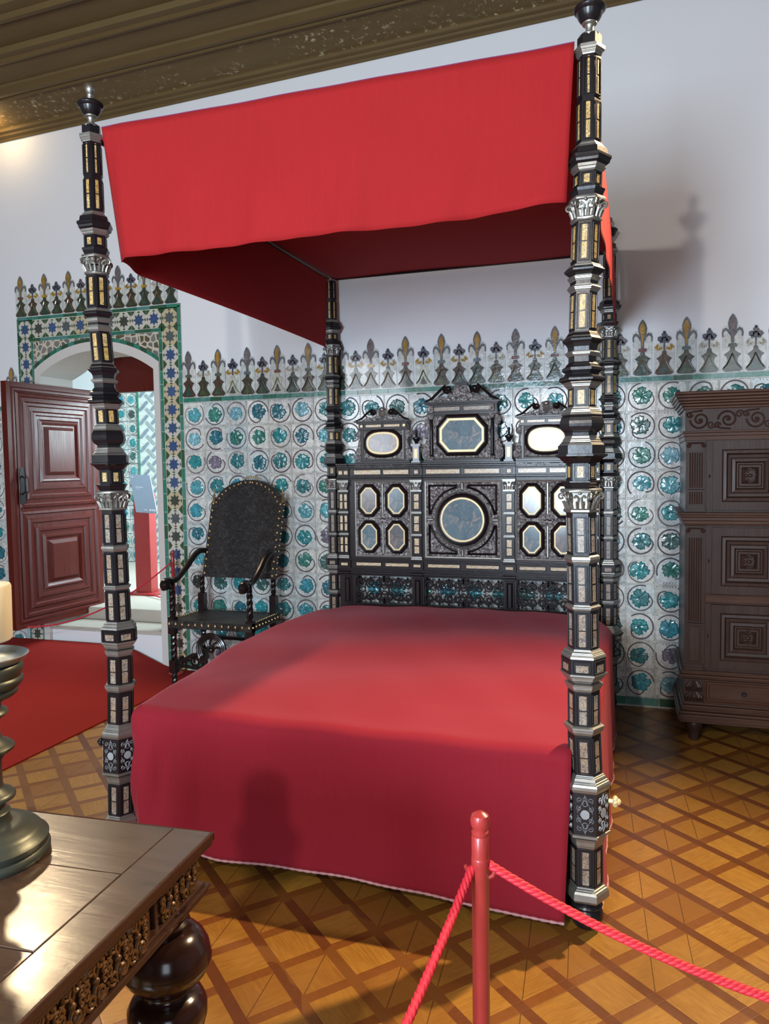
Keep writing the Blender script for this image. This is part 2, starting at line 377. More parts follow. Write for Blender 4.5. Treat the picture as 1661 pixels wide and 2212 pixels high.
def copy_tree(o, loc=None, parent=None, **pr):
    c = o.copy(); COL.objects.link(c); c.parent = parent
    if loc is not None: c.location = loc
    for ch in list(o.children): copy_tree(ch, None, c)
    for k, v in pr.items(): c[k] = v
    return c
def arc(cx, cy, r, a0, a1, n=16):
    return [(cx+r*math.cos(math.radians(a0+(a1-a0)*k/n)), cy+r*math.sin(math.radians(a0+(a1-a0)*k/n))) for k in range(n+1)]
def spiral(cx, cy, r0_, r1_, a0, turns, n=22):
    return [(cx+(r0_+(r1_-r0_)*k/n)*math.cos(a0+turns*2*PI*k/n), cy+(r0_+(r1_-r0_)*k/n)*math.sin(a0+turns*2*PI*k/n)) for k in range(n+1)]
def lerp(a, b, t): return a+(b-a)*t
def smooth(t): t = max(0, min(1, t)); return t*t*(3-2*t)
# ================================================================== THE ROOM
WY = 2.30                       # face of the tiled wall
m = MB(); m.poly([(-5.5,-4.7,0),(5.5,-4.7,0),(5.5,2.6,0),(-5.5,2.6,0)]); obj('floor', m, 'floor', kind='structure')
DX0, DX1, DC, SPR, RIN = -2.358, -1.374, -1.866, 2.14, 0.852     # doorway: inner edges, centre, spring line, arch radius
def arch_pts(r, half, n=20, rise_c=None):
    cz = SPR + 0.155 - RIN
    a = math.asin(half/r)
    return [(DC + r*math.sin(lerp(-a, a, k/n)), cz + r*math.cos(lerp(-a, a, k/n))) for k in range(n+1)]
inner = arch_pts(RIN, 0.492)
# back wall with an arched doorway
m = MB(); H = 4.35
m.poly([(-5.5,WY,0),(DX0,WY,0),(DX0,WY,H),(-5.5,WY,H)]); m.poly([(DX1,WY,0),(5.5,WY,0),(5.5,WY,H),(DX1,WY,H)])
m.poly([(DX0,WY,SPR)]+[(x,WY,z) for x, z in inner]+[(DX1,WY,SPR),(DX1,WY,H),(DX0,WY,H)][0:3])
obj('wall_back', m, 'plaster', kind='structure')
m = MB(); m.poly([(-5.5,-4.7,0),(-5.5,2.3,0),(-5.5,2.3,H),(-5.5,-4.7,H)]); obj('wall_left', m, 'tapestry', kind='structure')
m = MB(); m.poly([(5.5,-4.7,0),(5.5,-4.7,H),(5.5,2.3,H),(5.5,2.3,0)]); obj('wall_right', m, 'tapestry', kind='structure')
# front wall behind the camera, with three window openings
m = MB(); xs = [-5.5,-2.8,-1.6,0.15,1.15,2.7,3.9,5.5]; zb = 0.8
tops = {1: (0.95, 3.05), 3: (0.82, 2.18), 5: (0.85, 2.95)}
for i in range(7):
    a, b = xs[i], xs[i+1]
    if i in tops:
        l, h = tops[i]; m.poly([(a,-4.7,0),(a,-4.7,l),(b,-4.7,l),(b,-4.7,0)]); m.poly([(a,-4.7,h),(a,-4.7,H),(b,-4.7,H),(b,-4.7,h)])
    else: m.poly([(a,-4.7,0),(a,-4.7,H),(b,-4.7,H),(b,-4.7,0)])
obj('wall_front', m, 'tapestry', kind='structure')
for k, i in enumerate((1, 3, 5)):
    l, h = tops[i]; a, b = xs[i], xs[i+1]; m = MB()
    for p, q in (((a,-4.72,l),(a+.05,-4.66,h)), ((b-.05,-4.72,l),(b,-4.66,h)), ((a,-4.72,l),(b,-4.66,l+.05)), ((a,-4.72,h-.05),(b,-4.66,h)), (((a+b)/2-.02,-4.71,l),((a+b)/2+.02,-4.67,h))): m.box(p, q)
    obj('window_%d' % (k+1), m, 'oak', kind='structure')
# ceiling: painted timber cornice and flat boards, a touch out of level
def zc(x): return 0.0315*(x+0.05)+.004
prof = [(0,3.94),(0.012,3.935),(.022,3.948),(.05,3.953),(.055,3.965),(.085,3.968),(.09,3.985),(.10,3.99),(.355,4.025),(.36,4.005),(.385,3.998),(.40,4.010),(.415,4.000),(.45,3.995),(.50,4.015),(.505,4.03),(.68,4.045),(.69,4.028),(.72,4.02),(.74,4.032),(.79,4.03),(.80,4.06),(.98,4.075),(1.0,4.05),(1.04,4.04),(1.06,4.06),(1.13,4.06),(1.15,4.13),(2.4,4.15),(2.42,4.05),(2.7,4.05),(2.72,4.15),(7.0,4.15)]
m = MB(); i = m.pts([(x, WY-d, z+zc(x)) for d, z in prof for x in (-5.6, 5.6)])
for k in range(len(prof)-1): m.face((i+2*k, i+2*k+2, i+2*k+3, i+2*k+1))
obj('ceiling', m, 'ceiling', kind='structure')

# ------------------------------------------------------------------ tile dado
CREAM = (0.62, 0.64, 0.60)
LEAFC = [(0.04,0.19,0.20),(0.03,0.25,0.26),(0.05,0.13,0.12),(0.09,0.34,0.38),(0.03,0.15,0.19),(0.05,0.075,0.07),(0.04,0.20,0.16),(0.20,0.44,0.50),(0.17,0.15,0.20),(0.05,0.28,0.34)]
WLEAF = [5,5,3,3,4,1,3,1,.7,3]
def add_tile(m, x, z, sx, sz, y, rnd):
    g = 0.0022; bf = rnd.uniform(.88, 1.06); base = tuple(c*bf for c in CREAM)
    if rnd.random() < 0.3: base = (base[0]*.90, base[1]*.97, base[2]*1.02)
    P = lambda u, v, h: (x+u*sx, y-h, z+v*sz)
    def rect(ins, h): return [P(ins, ins, h), P(1-ins, ins, h), P(1-ins, 1-ins, h), P(ins, 1-ins, h)]
    e = g/sx; m.col = base
    a = m.pts(rect(e, 0)); b = m.pts(rect(e*2.4, 0.007))
    for k in range(4): m.face((a+k, a+(k+1) % 4, b+(k+1) % 4, b+k))
    m.face((b, b+1, b+2, b+3))
    cx, cy = 0.5+rnd.uniform(-.05, .05), 0.5+rnd.uniform(-.04, .05)
    # leaf: lobed outline with a hammered relief
    col = rnd.choices(LEAFC, WLEAF)[0]; n = 28; rot = rnd.uniform(0, 6.28); R = rnd.uniform(.30, .345); ey = rnd.uniform(.86, 1.0)
    rad = [R*(.86+.15*abs(math.cos(2.5*2*PI*k/n))**.8+(.06 if k % 2 else -.05)-(.22 if k == n//2 else 0)+rnd.uniform(-.06, .06)) for k in range(n)]
    ring = lambda f, h, j: m.pts([P(cx+rad[k]*f*math.cos(rot+2*PI*k/n), cy+ey*rad[k]*f*math.sin(rot+2*PI*k/n), h+rnd.uniform(-j, j)) for k in range(n)])
    m.col = tuple(c*.8 for c in col); r1 = ring(1, 0.0072, 0); r2 = ring(.88, 0.0125, .0012)
    for k in range(n): m.face((r1+k, r1+(k+1) % n, r2+(k+1) % n, r2+k))
    r3 = ring(.60, 0.0135, .0024); r4 = ring(.30, 0.0135, .0024); c0 = m.pts([P(cx, cy, .012)])
    for ra, rb in ((r2, r3), (r3, r4)):
        for k in range(n):
            f = rnd.uniform(.70, 1.28); m.col = tuple(min(1, c*f) for c in col); m.face((ra+k, ra+(k+1) % n, rb+(k+1) % n, rb+k))
    for k in range(n): m.face((r4+k, r4+(k+1) % n, c0))
    # vine ring: raised manganese line
    vc = (0.15, 0.135, 0.15) if rnd.random() < .75 else (0.24, 0.22, 0.22)
    st = rnd.choice([0.4, 2.0, 3.4, 5.2]); sw = rnd.uniform(4.6, 5.6); dr = rnd.choice([-1, 1]); m.col = vc; N = 26
    wd = rnd.uniform(.021, .030)
    L = []
    for k in range(N+1):
        a = st+dr*sw*k/N; r = 0.425 + (0.05*(k/N)**3 if True else 0) - (0.12*max(0, .12-k/N)/.12)
        L.append((0.5+r*math.cos(a), 0.5+r*math.sin(a), a))
    ia = m.pts([P(min(.985, max(.015, u+wd*math.cos(a))), min(.985, max(.015, v+wd*math.sin(a))), .0072) for u, v, a in L])
    ib = m.pts([P(min(.985, max(.015, u)), min(.985, max(.015, v)), .0105) for u, v, a in L])
    ic = m.pts([P(u-wd*math.cos(a), v-wd*math.sin(a), .0072) for u, v, a in L])
    for k in range(N):
        for p, q in ((ia, ib), (ib, ic)):
            f = (p+k, p+k+1, q+k+1, q+k); m.face(f if dr > 0 else f[::-1])
    # little strokes down one side, sprigs in the corners
    side = rnd.choice([0, 1, 2, 3]); m.col = (0.22, 0.22, 0.27)
    for k in range(5):
        q = .25+.10*k
        pts = [(.035, q), (.085, q+.012), (.115, q+.045), (.10, q+.055), (.075, q+.036), (.035, q+.026)]
        if side == 1: pts = [(1-a, b) for a, b in pts][::-1]
        if side == 2: pts = [(b, a) for a, b in pts][::-1]
        if side == 3: pts = [(b, 1-a) for a, b in pts]
        m.poly([P(a, b, .0078) for a, b in pts])
    for ux, uy in ((.07, .07), (.93, .93), (.07, .93), (.93, .07)):
        if rnd.random() < .6:
            s = .028; m.col = rnd.choice([(0.10, .30, .36), (.25, .25, .28)])
            m.poly([P(ux-s, uy, .0078), P(ux, uy-s, .0078), P(ux+s, uy, .0078), P(ux, uy+s, .0078)])
def brick_course(m, x0, x1, z0, z1, y, rnd, ln=0.083, vert=False, h=.008):
    t = x0
    while t < x1-0.01:
        l = min(ln*rnd.uniform(.8, 1.2), x1-t)
        if x1-t-l < .03: l = x1-t
        g = rnd.choice([(.03,.16,.105),(.035,.20,.13),(.05,.21,.16),(.03,.10,.055),(.08,.23,.20)]); m.col = g
        a, b = (t+.0018, z0+.001), (t+l-.0018, z1-.001)
        if vert: m.box((a[1], y-h, a[0]), (b[1], y, b[0]))
        else: m.box((a[0], y-h, a[1]), (b[0], y, b[1]))
        t += l
rnd = random.Random(11)
PX, PZ = 0.163, 0.1663
m = MB(); m.col = (0.50, 0.50, 0.46); m.box((-1.142, WY-.004, 0), (4.6, WY+.01, 1.93))
for r in range(11):
    off = 0
    for c in range(35): add_tile(m, -1.138+c*PX, 0.061+r*PZ, PX, PZ, WY-.004, rnd)
brick_course(m, -1.14, 4.55, 1.893, 1.923, WY-.004, rnd, .10)
brick_course(m, -1.14, 4.55, 0.012, 0.058, WY-.004, rnd, .10)
obj('trim_1', m, 'glaze', kind='structure', vcol=True, smooth=True, angle=25)
m = MB(); m.col = (0.50, 0.50, 0.46); m.box((-5.4, WY-.004, 0), (-2.56, WY+.01, 1.93))
for r in range(11):
    for c in range(8): add_tile(m, -2.565-(c+1)*PX, 0.061+r*PZ, PX, PZ, WY-.004, rnd)
brick_course(m, -3.9, -2.56, 1.893, 1.923, WY-.004, rnd, .10)
obj('trim_2', m, 'glaze', kind='structure', vcol=True, smooth=True, angle=25)

# ------------------------------------------------------------------ crest of cut merlon tiles along the top
def merlon(m, x, z, tall, s, rnd, y=WY-.002):
    P = lambda u, v, h: (x+u*s, y-h, z+v*s)
    def pl(pts, h0, h1, col):
        m.col = col; m.extr(pts, P(0, 0, h0), (s, 0, 0), (0, 0, s), (0, -1, 0), (h1-h0))
    off = rnd.uniform(-.01, .01)
    pale = rnd.choice([(0.54, .58, .54), (.60, .61, .57)])
    hb = .135
    if tall:
        pl([(-.052, 0), (.052, 0), (.052, .235), (.035, .25), (.014, .25), (.014, .30), (-.014, .30), (-.014, .25), (-.035, .25), (-.052, .235)], 0, .004, pale)
    else: pl([(-.055, 0), (.055, 0), (.055, .15), (.04, .18), (-.04, .18), (-.055, .15)], 0, .0035, pale)
    dk = rnd.choice([(.060, .052, .032), (.05, .06, .042), (.075, .048, .032)]); gr = rnd.choice([(.045, .085, .05), (.065, .085, .035), (.03, .07, .055)])
    if rnd.random() < .06: dk, gr = (.50, .52, .42), (.08, .09, .07)
    bell = [(-.051, .012), (-.036, .001), (.036, .001), (.051, .012), (.046, .024), (.031, .044), (.024, .062), (.030, .080), (.043, .093), (.028, .103), (.014, .114), (.010, .135), (-.010, .135), (-.014, .114), (-.028, .103), (-.043, .093), (-.030, .080), (-.024, .062), (-.031, .044), (-.046, .024)]
    pl(bell, .004, .011, dk)
    pl([(-.026, .016), (0, .010), (.026, .016), (.012, .036), (.003, .060), (-.003, .060), (-.012, .036)], .011, .013, gr)
    m.col = (.05, .05, .035) if rnd.random() < .6 else (.17, .13, .07)
    for sg in (-1, 1):
        m.tube([P(sg*.045, .018, .012), P(sg*.026, .040, .013), P(sg*.010, .075, .014), P(0, .10, .014)], .0036*s, 5)
    if tall:
        pl([(-.020, .132), (.020, .132), (.024, .142), (.018, .152), (-.018, .152), (-.024, .142)], .004, .013, rnd.choice([(.42, .24, .035), (.12, .15, .16), (.16, .06, .05), (.10, .12, .09)]))
        ol = rnd.choice([(.13, .135, .15), (.16, .155, .16), (.12, .12, .12)]); ic = rnd.choice([(.40, .22, .035), (.36, .20, .03), (.17, .13, .13)])
        pl([(-.007, .15), (.007, .15), (.010, .20), (.020, .235), (.024, .262), (.018, .285), (.008, .303), (0, .312), (-.008, .303), (-.018, .285), (-.024, .262), (-.020, .235), (-.010, .20)], .004, .010, ol)
        pl([(-.003, .165), (.003, .165), (.005, .21), (.013, .245), (.014, .265), (.008, .285), (0, .296), (-.008, .285), (-.014, .265), (-.013, .245), (-.005, .21)], .010, .012, ic)
        for sg in (-1, 1):
            o = [(.010, .200), (.020, .228), (.034, .238), (.048, .230), (.054, .212), (.052, .190), (.045, .188), (.046, .208), (.040, .220), (.030, .220), (.020, .205), (.012, .190)]
            pl([(sg*a, b) for a, b in (o if sg < 0 else o[::-1])], .004, .009, ol)
    else:
        o2 = rnd.choice([(.42, .26, .05), (.38, .24, .06), (.45, .42, .33)]); d2 = rnd.choice([(.09, .095, .12), (.12, .11, .12)])
        for sg in (-1, 1):
            for dx, dz, rr in ((.018, .150, .010), (.032, .146, .010), (.044, .156, .010), (.036, .166, .008)):
                pl([(sg*dx+rr*math.cos(a*PI/3), dz+rr*math.sin(a*PI/3)) for a in range(6)], .0035, .008, o2)
        pl([(-.004, .132), (.004, .132), (.005, .185), (-.005, .185)], .0035, .010, d2)
        for dx, dz, rr in ((0, .222, .016), (-.022, .203, .015), (.022, .203, .015), (0, .198, .016), (-.017, .186, .009), (.017, .186, .009), (0, .240, .008)):
            pl([(dx+rr*(1+.15*math.cos(3*a))*math.cos(a*PI/5), dz+rr*math.sin(a*PI/5)) for a in range(10)], .0035, .010, d2)
talls = [-1.093, -0.861, -0.639, -0.416, -0.193, 0.034, 0.239, 0.47, 0.702, 0.925, 1.158, 1.389, 1.639, 1.88, 2.114, 2.351, 2.585, 2.82, 3.05, 3.28]
m = MB(); rnd = random.Random(5)
for k, x in enumerate(talls):
    merlon(m, x, 1.927, True, 1.02, rnd)
    if k+1 < len(talls): merlon(m, (x+talls[k+1])/2, 1.927, False, 1.0, rnd)
obj('trim_3', m, 'glaze', kind='structure', vcol=True)
m = MB(); tl = [-2.503, -2.285, -2.069, -1.856, -1.643, -1.429, -1.215]
for k, x in enumerate(tl):
    merlon(m, x, 2.578, True, .96, rnd)
    if k+1 < len(tl): merlon(m, (x+tl[k+1])/2, 2.578, False, .94, rnd)
for x in (-2.62, -2.82, -3.02): merlon(m, x, 1.927, True, .92, rnd)
obj('trim_4', m, 'glaze', kind='structure', vcol=True)

# ------------------------------------------------------------------ doorway surround: star mosaic between green strips
m = MB(); m.col = (.60, .57, .48)
m.box((-2.546, WY-.006, 0), (-2.409, WY+.01, 2.575)); m.box((-1.322, WY-.006, 0), (-1.142, WY+.01, 2.575)); m.box((-2.54, WY-.006, 2.392), (-1.145, WY+.01, 2.575))
rnd = random.Random(3)
for (a, b) in ((-2.548, -2.532), (-2.424, -2.409)): brick_course(m, 0.02, 2.56 if a < -2.5 else 2.39, a, b, WY-.006, rnd, .11, True, .005)
for (a, b) in ((-1.170, -1.144), (-1.322, -1.298)): brick_course(m, 0.02, 2.56 if a > -1.2 else 2.39, a, b, WY-.006, rnd, .11, True, .005)
brick_course(m, -2.546, -1.144, 2.550, 2.574, WY-.006, rnd, .11, False, .005); brick_course(m, -2.43, -1.30, 2.392, 2.417, WY-.006, rnd, .11, False, .005)
def star_cell(m, cx, cz, w, h, rnd, dim=1.0):
    y = WY-.007; bl = rnd.choice([(.045, .085, .19), (.055, .10, .20), (.06, .07, .06), (.09, .11, .11), (.045, .085, .17), (.10, .12, .15), (.055, .065, .05)])
    P = lambda u, v, k=0: (cx+u*w, y-.0008*k, cz+v*h)
    m.col = rnd.choice([(.55, .53, .45), (.55, .53, .45), (.52, .44, .28)]); m.poly([P(-.49, -.49), P(.49, -.49), P(.49, .49), P(-.49, .49)])
    st = []
    for k in range(16):
        a = PI/16*0+2*PI*k/16; r = .38 if k % 2 == 0 else .23; st.append(P(r*math.cos(a), r*math.sin(a), 1))
    m.col = bl; m.poly(st)
    m.col = (.04, .09, .04)
    for sx, sz in ((1, 1), (-1, 1), (-1, -1), (1, -1)):
        q = [P(sx*.5, sz*.5, 1), P(sx*.5, sz*.24, 1), P(sx*.38, sz*.33, 1), P(sx*.34, sz*.38, 1), P(sx*.24, sz*.5, 1)]
        m.poly(q if sx*sz < 0 else q[::-1])
    m.col = (.05, .10, .05)
    for k in range(4):
        a = k*PI/2; R = lambda u, v: P(u*math.cos(a)-v*math.sin(a), u*math.sin(a)+v*math.cos(a), 1)
        m.poly([R(.49, 0), R(.43, .11), R(.38, 0), R(.43, -.11)])
for cx, w in ((-1.234, .122), (-2.478, .102)):
    z = 2.355
    while z > 0.05:
        star_cell(m, cx, z, w, .127, rnd); z -= .127
x = -2.478
n = 10
for k in range(n+1): star_cell(m, lerp(-2.478, -1.234, k/n), 2.483, .122, .127, rnd)
obj('trim_5', m, 'glaze_flat', kind='structure', vcol=True)
# spandrels, green arch course and the plain plaster arch ring
ring_o = arch_pts(RIN+.065, .5385); ring_g = arch_pts(RIN+.092, .5385)
m = MB(); n = len(ring_o)
for k in range(n-1):
    (a, b), (c, d) = ring_g[k], ring_g[k+1]
    m.poly([(a, WY-.005, b), (c, WY-.005, d), (c, WY-.005, 2.393), (a, WY-.005, 2.393)])
obj('trim_6', m, 'spandrel', kind='structure')
m = MB()
for k in range(n-1):
    (a, b), (c, d) = ring_o[k], ring_o[k+1]; (e, f), (g, h) = ring_g[k], ring_g[k+1]
    m.col = rnd.choice([(.03,.16,.105),(.035,.20,.13),(.05,.21,.16),(.03,.08,.045)])
    for q0, q1 in ((0.02, .98),):
        m.poly([(lerp(a,c,q0), WY-.011, lerp(b,d,q0)), (lerp(a,c,q1), WY-.011, lerp(b,d,q1)), (lerp(e,g,q1), WY-.011, lerp(f,h,q1)), (lerp(e,g,q0), WY-.011, lerp(f,h,q0))])
obj('trim_7', m, 'glaze_flat', kind='structure', vcol=True)
m = MB()
path_i = [(DX0, 0.0)]+inner+[(DX1, 0.0)]; path_o = [(-2.409, 0.0)]+ring_o+[(-1.322, 0.0)]
for k in range(len(path_i)-1):
    (a, b), (c, d) = path_i[k], path_i[k+1]; (e, f), (g, h) = path_o[k], path_o[k+1]
    m.poly([(a, WY-.012, b), (c, WY-.012, d), (g, WY-.012, h), (e, WY-.012, f)][::-1]); m.poly([(a, WY-.012, b), (c, WY-.012, d), (c, WY+.34, d), (a, WY+.34, b)])
obj('trim_8', m, 'plaster_warm', kind='structure')
# steps up into the side room
m = MB(); m.box((-2.42, WY+.03, 0), (-1.32, 2.66, .262)); obj('floor_step', m, 'stone', kind='structure', bevel=.012)
m = MB(); m.box((-2.42, WY+.018, 0), (-1.32, WY+.032, .235)); obj('trim_9', m, 'plaster', kind='structure')
m = MB(); m.box((-5.6, 2.62, 0), (0.6, 6.0, .355)); obj('floor_side_room', m, 'stone', kind='structure', bevel=.01)
# side room shell: vault, flank walls, far wall with tiles
m = MB()
m.poly([(-2.9, 2.62, .3), (-2.9, 2.62, 3), (-5.6, 2.62, 3), (-5.6, 2.62, .3)]); m.poly([(-5.6, 2.6, .3), (-5.6, 6, .3), (-5.6, 6, 3), (-5.6, 2.6, 3)])
m.poly([(.6, 2.62, .3), (.6, 2.62, 3), (-.9, 2.62, 3), (-.9, 2.62, .3)]); m.poly([(.6, 2.6, .3), (.6, 2.6, 3), (.6, 6, 3), (.6, 6, .3)])
obj('wall_side_room', m, 'plaster', kind='structure')
m = MB(); m.poly([(-5.6, 5.2, .3), (.6, 5.2, .3), (.6, 5.2, 3.0), (-5.6, 5.2, 3.0)]); obj('wall_far', m, 'plaster', kind='structure')
m = MB(); m.grid(lambda u, v: (lerp(-5.6, .6, u), lerp(2.62, 6, v), 2.62+.42*math.sin(PI*v)), 2, 12); obj('ceiling_side_room', m, 'grey_vault', kind='structure')
m = MB()
for k in range(len(inner)-1):
    (a, b), (c, d) = inner[k], inner[k+1]
    m.poly([(a, WY+.34, b), (c, WY+.34, d), (c, 3.0, d+.18), (a, 3.0, b+.18)]); m.poly([(a, WY+.342, b), (a, WY+.342, 2.66), (c, WY+.342, 2.66), (c, WY+.342, d)])
m.poly([(DX1, WY+.342, 0), (DX1, WY+.342, 2.66), (.6, WY+.342, 2.66), (.6, WY+.342, 0)])
m.poly([(DX0-.02, WY+.342, 0), (-5.6, WY+.342, 0), (-5.6, WY+.342, 2.66), (DX0-.02, WY+.342, 2.66)])
obj('trim_10', m, 'grey_vault', kind='structure')
m = MB(); rnd = random.Random(21)
for c in range(14):
    for r in range(14):
        x = -3.60-(c+1)*.150; z = .36+r*.163
        if z > 1.15+1.30*math.sqrt(max(0, (x+4.75)/1.15)) : continue
        add_tile(m, x, z, .150, .163, 5.19, rnd)
for c in range(8):
    for r in range(11): add_tile(m, -3.05+c*.150, .36+r*.163, .150, .163, 5.19, rnd)
obj('trim_11', m, 'glaze', kind='structure', vcol=True, smooth=True, angle=25)
m = MB(); m.col = (.62, .66, .62); m.box((-3.60, 5.178, .36), (-3.09, 5.2, 2.75))
for s in (-3.60, -3.115): brick_course(m, .36, 2.75, s, s+.025, 5.178, rnd, .12, True)
for r in range(16):
    for c in range(3):
        cx, cz = -3.50+c*.155, .45+r*.155
        for a, col in ((PI/4, (.20, .27, .33)), (-PI/4, (.30, .36, .38))):
            dx, dz = math.cos(a), math.sin(a); px_, pz_ = -dz, dx; L_, w_ = .072, .017
            ox, oz = (0, 0) if a > 0 else (.0775, .0775 if c < 2 else -.0775)
            if a < 0 and c == 2: continue
            m.col = col; m.poly([(cx+ox+sx*dx*L_+sy*px_*w_, 5.170-(.004 if a > 0 else 0), cz+oz+sx*dz*L_+sy*pz_*w_) for sx, sy in ((-1,-1),(1,-1),(1,1),(-1,1))])
obj('trim_12', m, 'glaze_flat', kind='structure', vcol=True)
m = MB(); m.box((-2.20, 2.84, 2.05), (-1.40, 2.90, 2.34)); obj('trim_13', m, 'door', kind='structure', bevel=.006)

# ------------------------------------------------------------------ the open panelled door leaf
ph_, pf_ = Vector((-2.262, 2.80, 0)), Vector((-2.322, 1.92, 0)); ax = (ph_-pf_).normalized(); wd = (ph_-pf_).length
nz = Vector((ax.y, -ax.x, 0))        # faces the camera side (+X)
door = empty('door_1', (pf_.x, pf_.y, .30), 'dark red panelled door leaf swung open at the left doorway', 'door'); del door['category']; door['kind'] = 'structure'
door['label'] = 'dark red panelled door leaf swung open at the left doorway'
m = MB(); z0, z1 = .305, 2.065
def fr(x0, y0, x1, y1, o=pf_): return (x0, y0, x1, y1)
m.extr([(0, z0), (wd, z0), (wd, z1), (0, z1)], pf_-nz*.045, ax, (0, 0, 1), nz, .045)
m.rings((0, z0, wd, z1), [(0, 0), (.0, .004), (.035, .004), (.045, .012), (.06, .012), (.068, .002)], pf_, ax, (0, 0, 1), nz, cap=False)
obj('leaf_frame', m, 'door', door)
stp = [(0, .001), (.012, .014), (.028, .016), (.036, .004), (.062, .006), (.074, .020), (.092, .021), (.100, .008), (.128, .010), (.140, .024), (.156, .024), (.164, .012), (.185, .012), (.196, .026), (.207, .024), (.225, .010), (.236, .010), (.262, .034)]
for a, b in ((1.165, 1.995), (.375, 1.155)):
    m = MB(); m.rings((.075, a, wd-.045, b), stp, pf_+nz*.002, ax, (0, 0, 1), nz); obj('raised_panel', m, 'door', door)
m = MB(); q = pf_+ax*.085+nz*.022
m.extr([(-.018, 1.20), (.018, 1.20), (.026, 1.26), (.016, 1.33), (.022, 1.40), (.012, 1.46), (-.012, 1.46), (-.022, 1.40), (-.014, 1.33), (-.024, 1.26)], q, ax, (0, 0, 1), nz, .006)
m.tube([q+nz*.006+Vector((0,0,1.40)), q+nz*.035+Vector((0,0,1.38)), q+nz*.035+Vector((0,0,1.29)), q+nz*.006+Vector((0,0,1.27))], .006, 8)
obj('door_handle', m, 'ebony', door, smooth=True)

# ------------------------------------------------------------------ carpet on the floor and up to the steps
def cz(x, y): return .008 + .150*smooth((y-1.25)/1.05)*smooth((-1.22-x)/.55)
m = MB(); x1f = lambda y: -1.03 if y < 1.7 else lerp(-1.03, -.72, smooth((y-1.7)/.25))
m.grid(lambda u, v: (lambda y: (lerp(-3.6, x1f(y), u), y, cz(lerp(-3.6, x1f(y), u), y)))(lerp(-2.6, 2.285, v)), 30, 50)
m.grid(lambda u, v: (lambda y: (x1f(y), y, lerp(0.0, cz(x1f(y), y), u)))(lerp(-2.6, 2.285, v)), 1, 50)
obj('carpet', m, 'carpet', smooth=True, label='plain red carpet lying on the parquet left of the bed, up to the doorway step', cat='carpet')
# ================================================================== THE BED
# turned post profile: (height, radius across the corners)
RINGS =  [[(2.6385, 0.0346), (2.6345, 0.0446), (2.625, 0.0446), (2.6186, 0.0389), (2.6083, 0.0331)], [(2.3636, 0.036), (2.3598, 0.0389), (2.3508, 0.0461), (2.3456, 0.049)], [(2.2987, 0.0518), (2.2907, 0.0518), (2.288, 0.049), (2.28, 0.0418)], [(2.0194, 0.0403), (2.014, 0.0475), (2.0072, 0.0533)], [(1.9856, 0.0432), (1.9802, 0.049), (1.968, 0.0418)], [(1.9585, 0.0432), (1.9504, 0.049), (1.9368, 0.0403)], [(1.8231, 0.0403), (1.815, 0.0446), (1.8053, 0.0518)], [(1.7665, 0.0432), (1.761, 0.0518), (1.7499, 0.0432)], [(1.6779, 0.0576), (1.6723, 0.0576), (1.6682, 0.0533), (1.6557, 0.0432)], [(1.6017, 0.0432), (1.5934, 0.0518), (1.5781, 0.0605)], [(1.5172, 0.0461), (1.5144, 0.049), (1.5047, 0.0547), (1.4881, 0.0662)], [(1.1598, 0.0461), (1.1554, 0.0518), (1.1482, 0.0533), (1.1354, 0.0461)], [(1.0103, 0.0461), (1.0046, 0.0533), (1.0017, 0.0533), (0.9932, 0.0461)], [(0.8757, 0.0475), (0.8672, 0.0576), (0.8558, 0.0662), (0.8502, 0.0677)], [(0.8031, 0.0706), (0.7987, 0.0706), (0.7929, 0.0634), (0.7756, 0.0518)], [(0.7712, 0.049), (0.7698, 0.0576), (0.764, 0.0562), (0.7481, 0.049)], [(0.6424, 0.0547), (0.638, 0.0605), (0.6337, 0.0605), (0.6149, 0.0504)], [(0.4921, 0.0504), (0.4791, 0.0605), (0.4616, 0.072), (0.4528, 0.072), (0.4439, 0.0691)], [(0.3142, 0.0691), (0.3127, 0.072), (0.3053, 0.072), (0.3024, 0.0662)], [(0.2979, 0.0518), (0.295, 0.0576), (0.2862, 0.0547), (0.2655, 0.049)], [(0.1431, 0.0504), (0.1254, 0.0662), (0.1064, 0.0677), (0.0991, 0.0634)]]
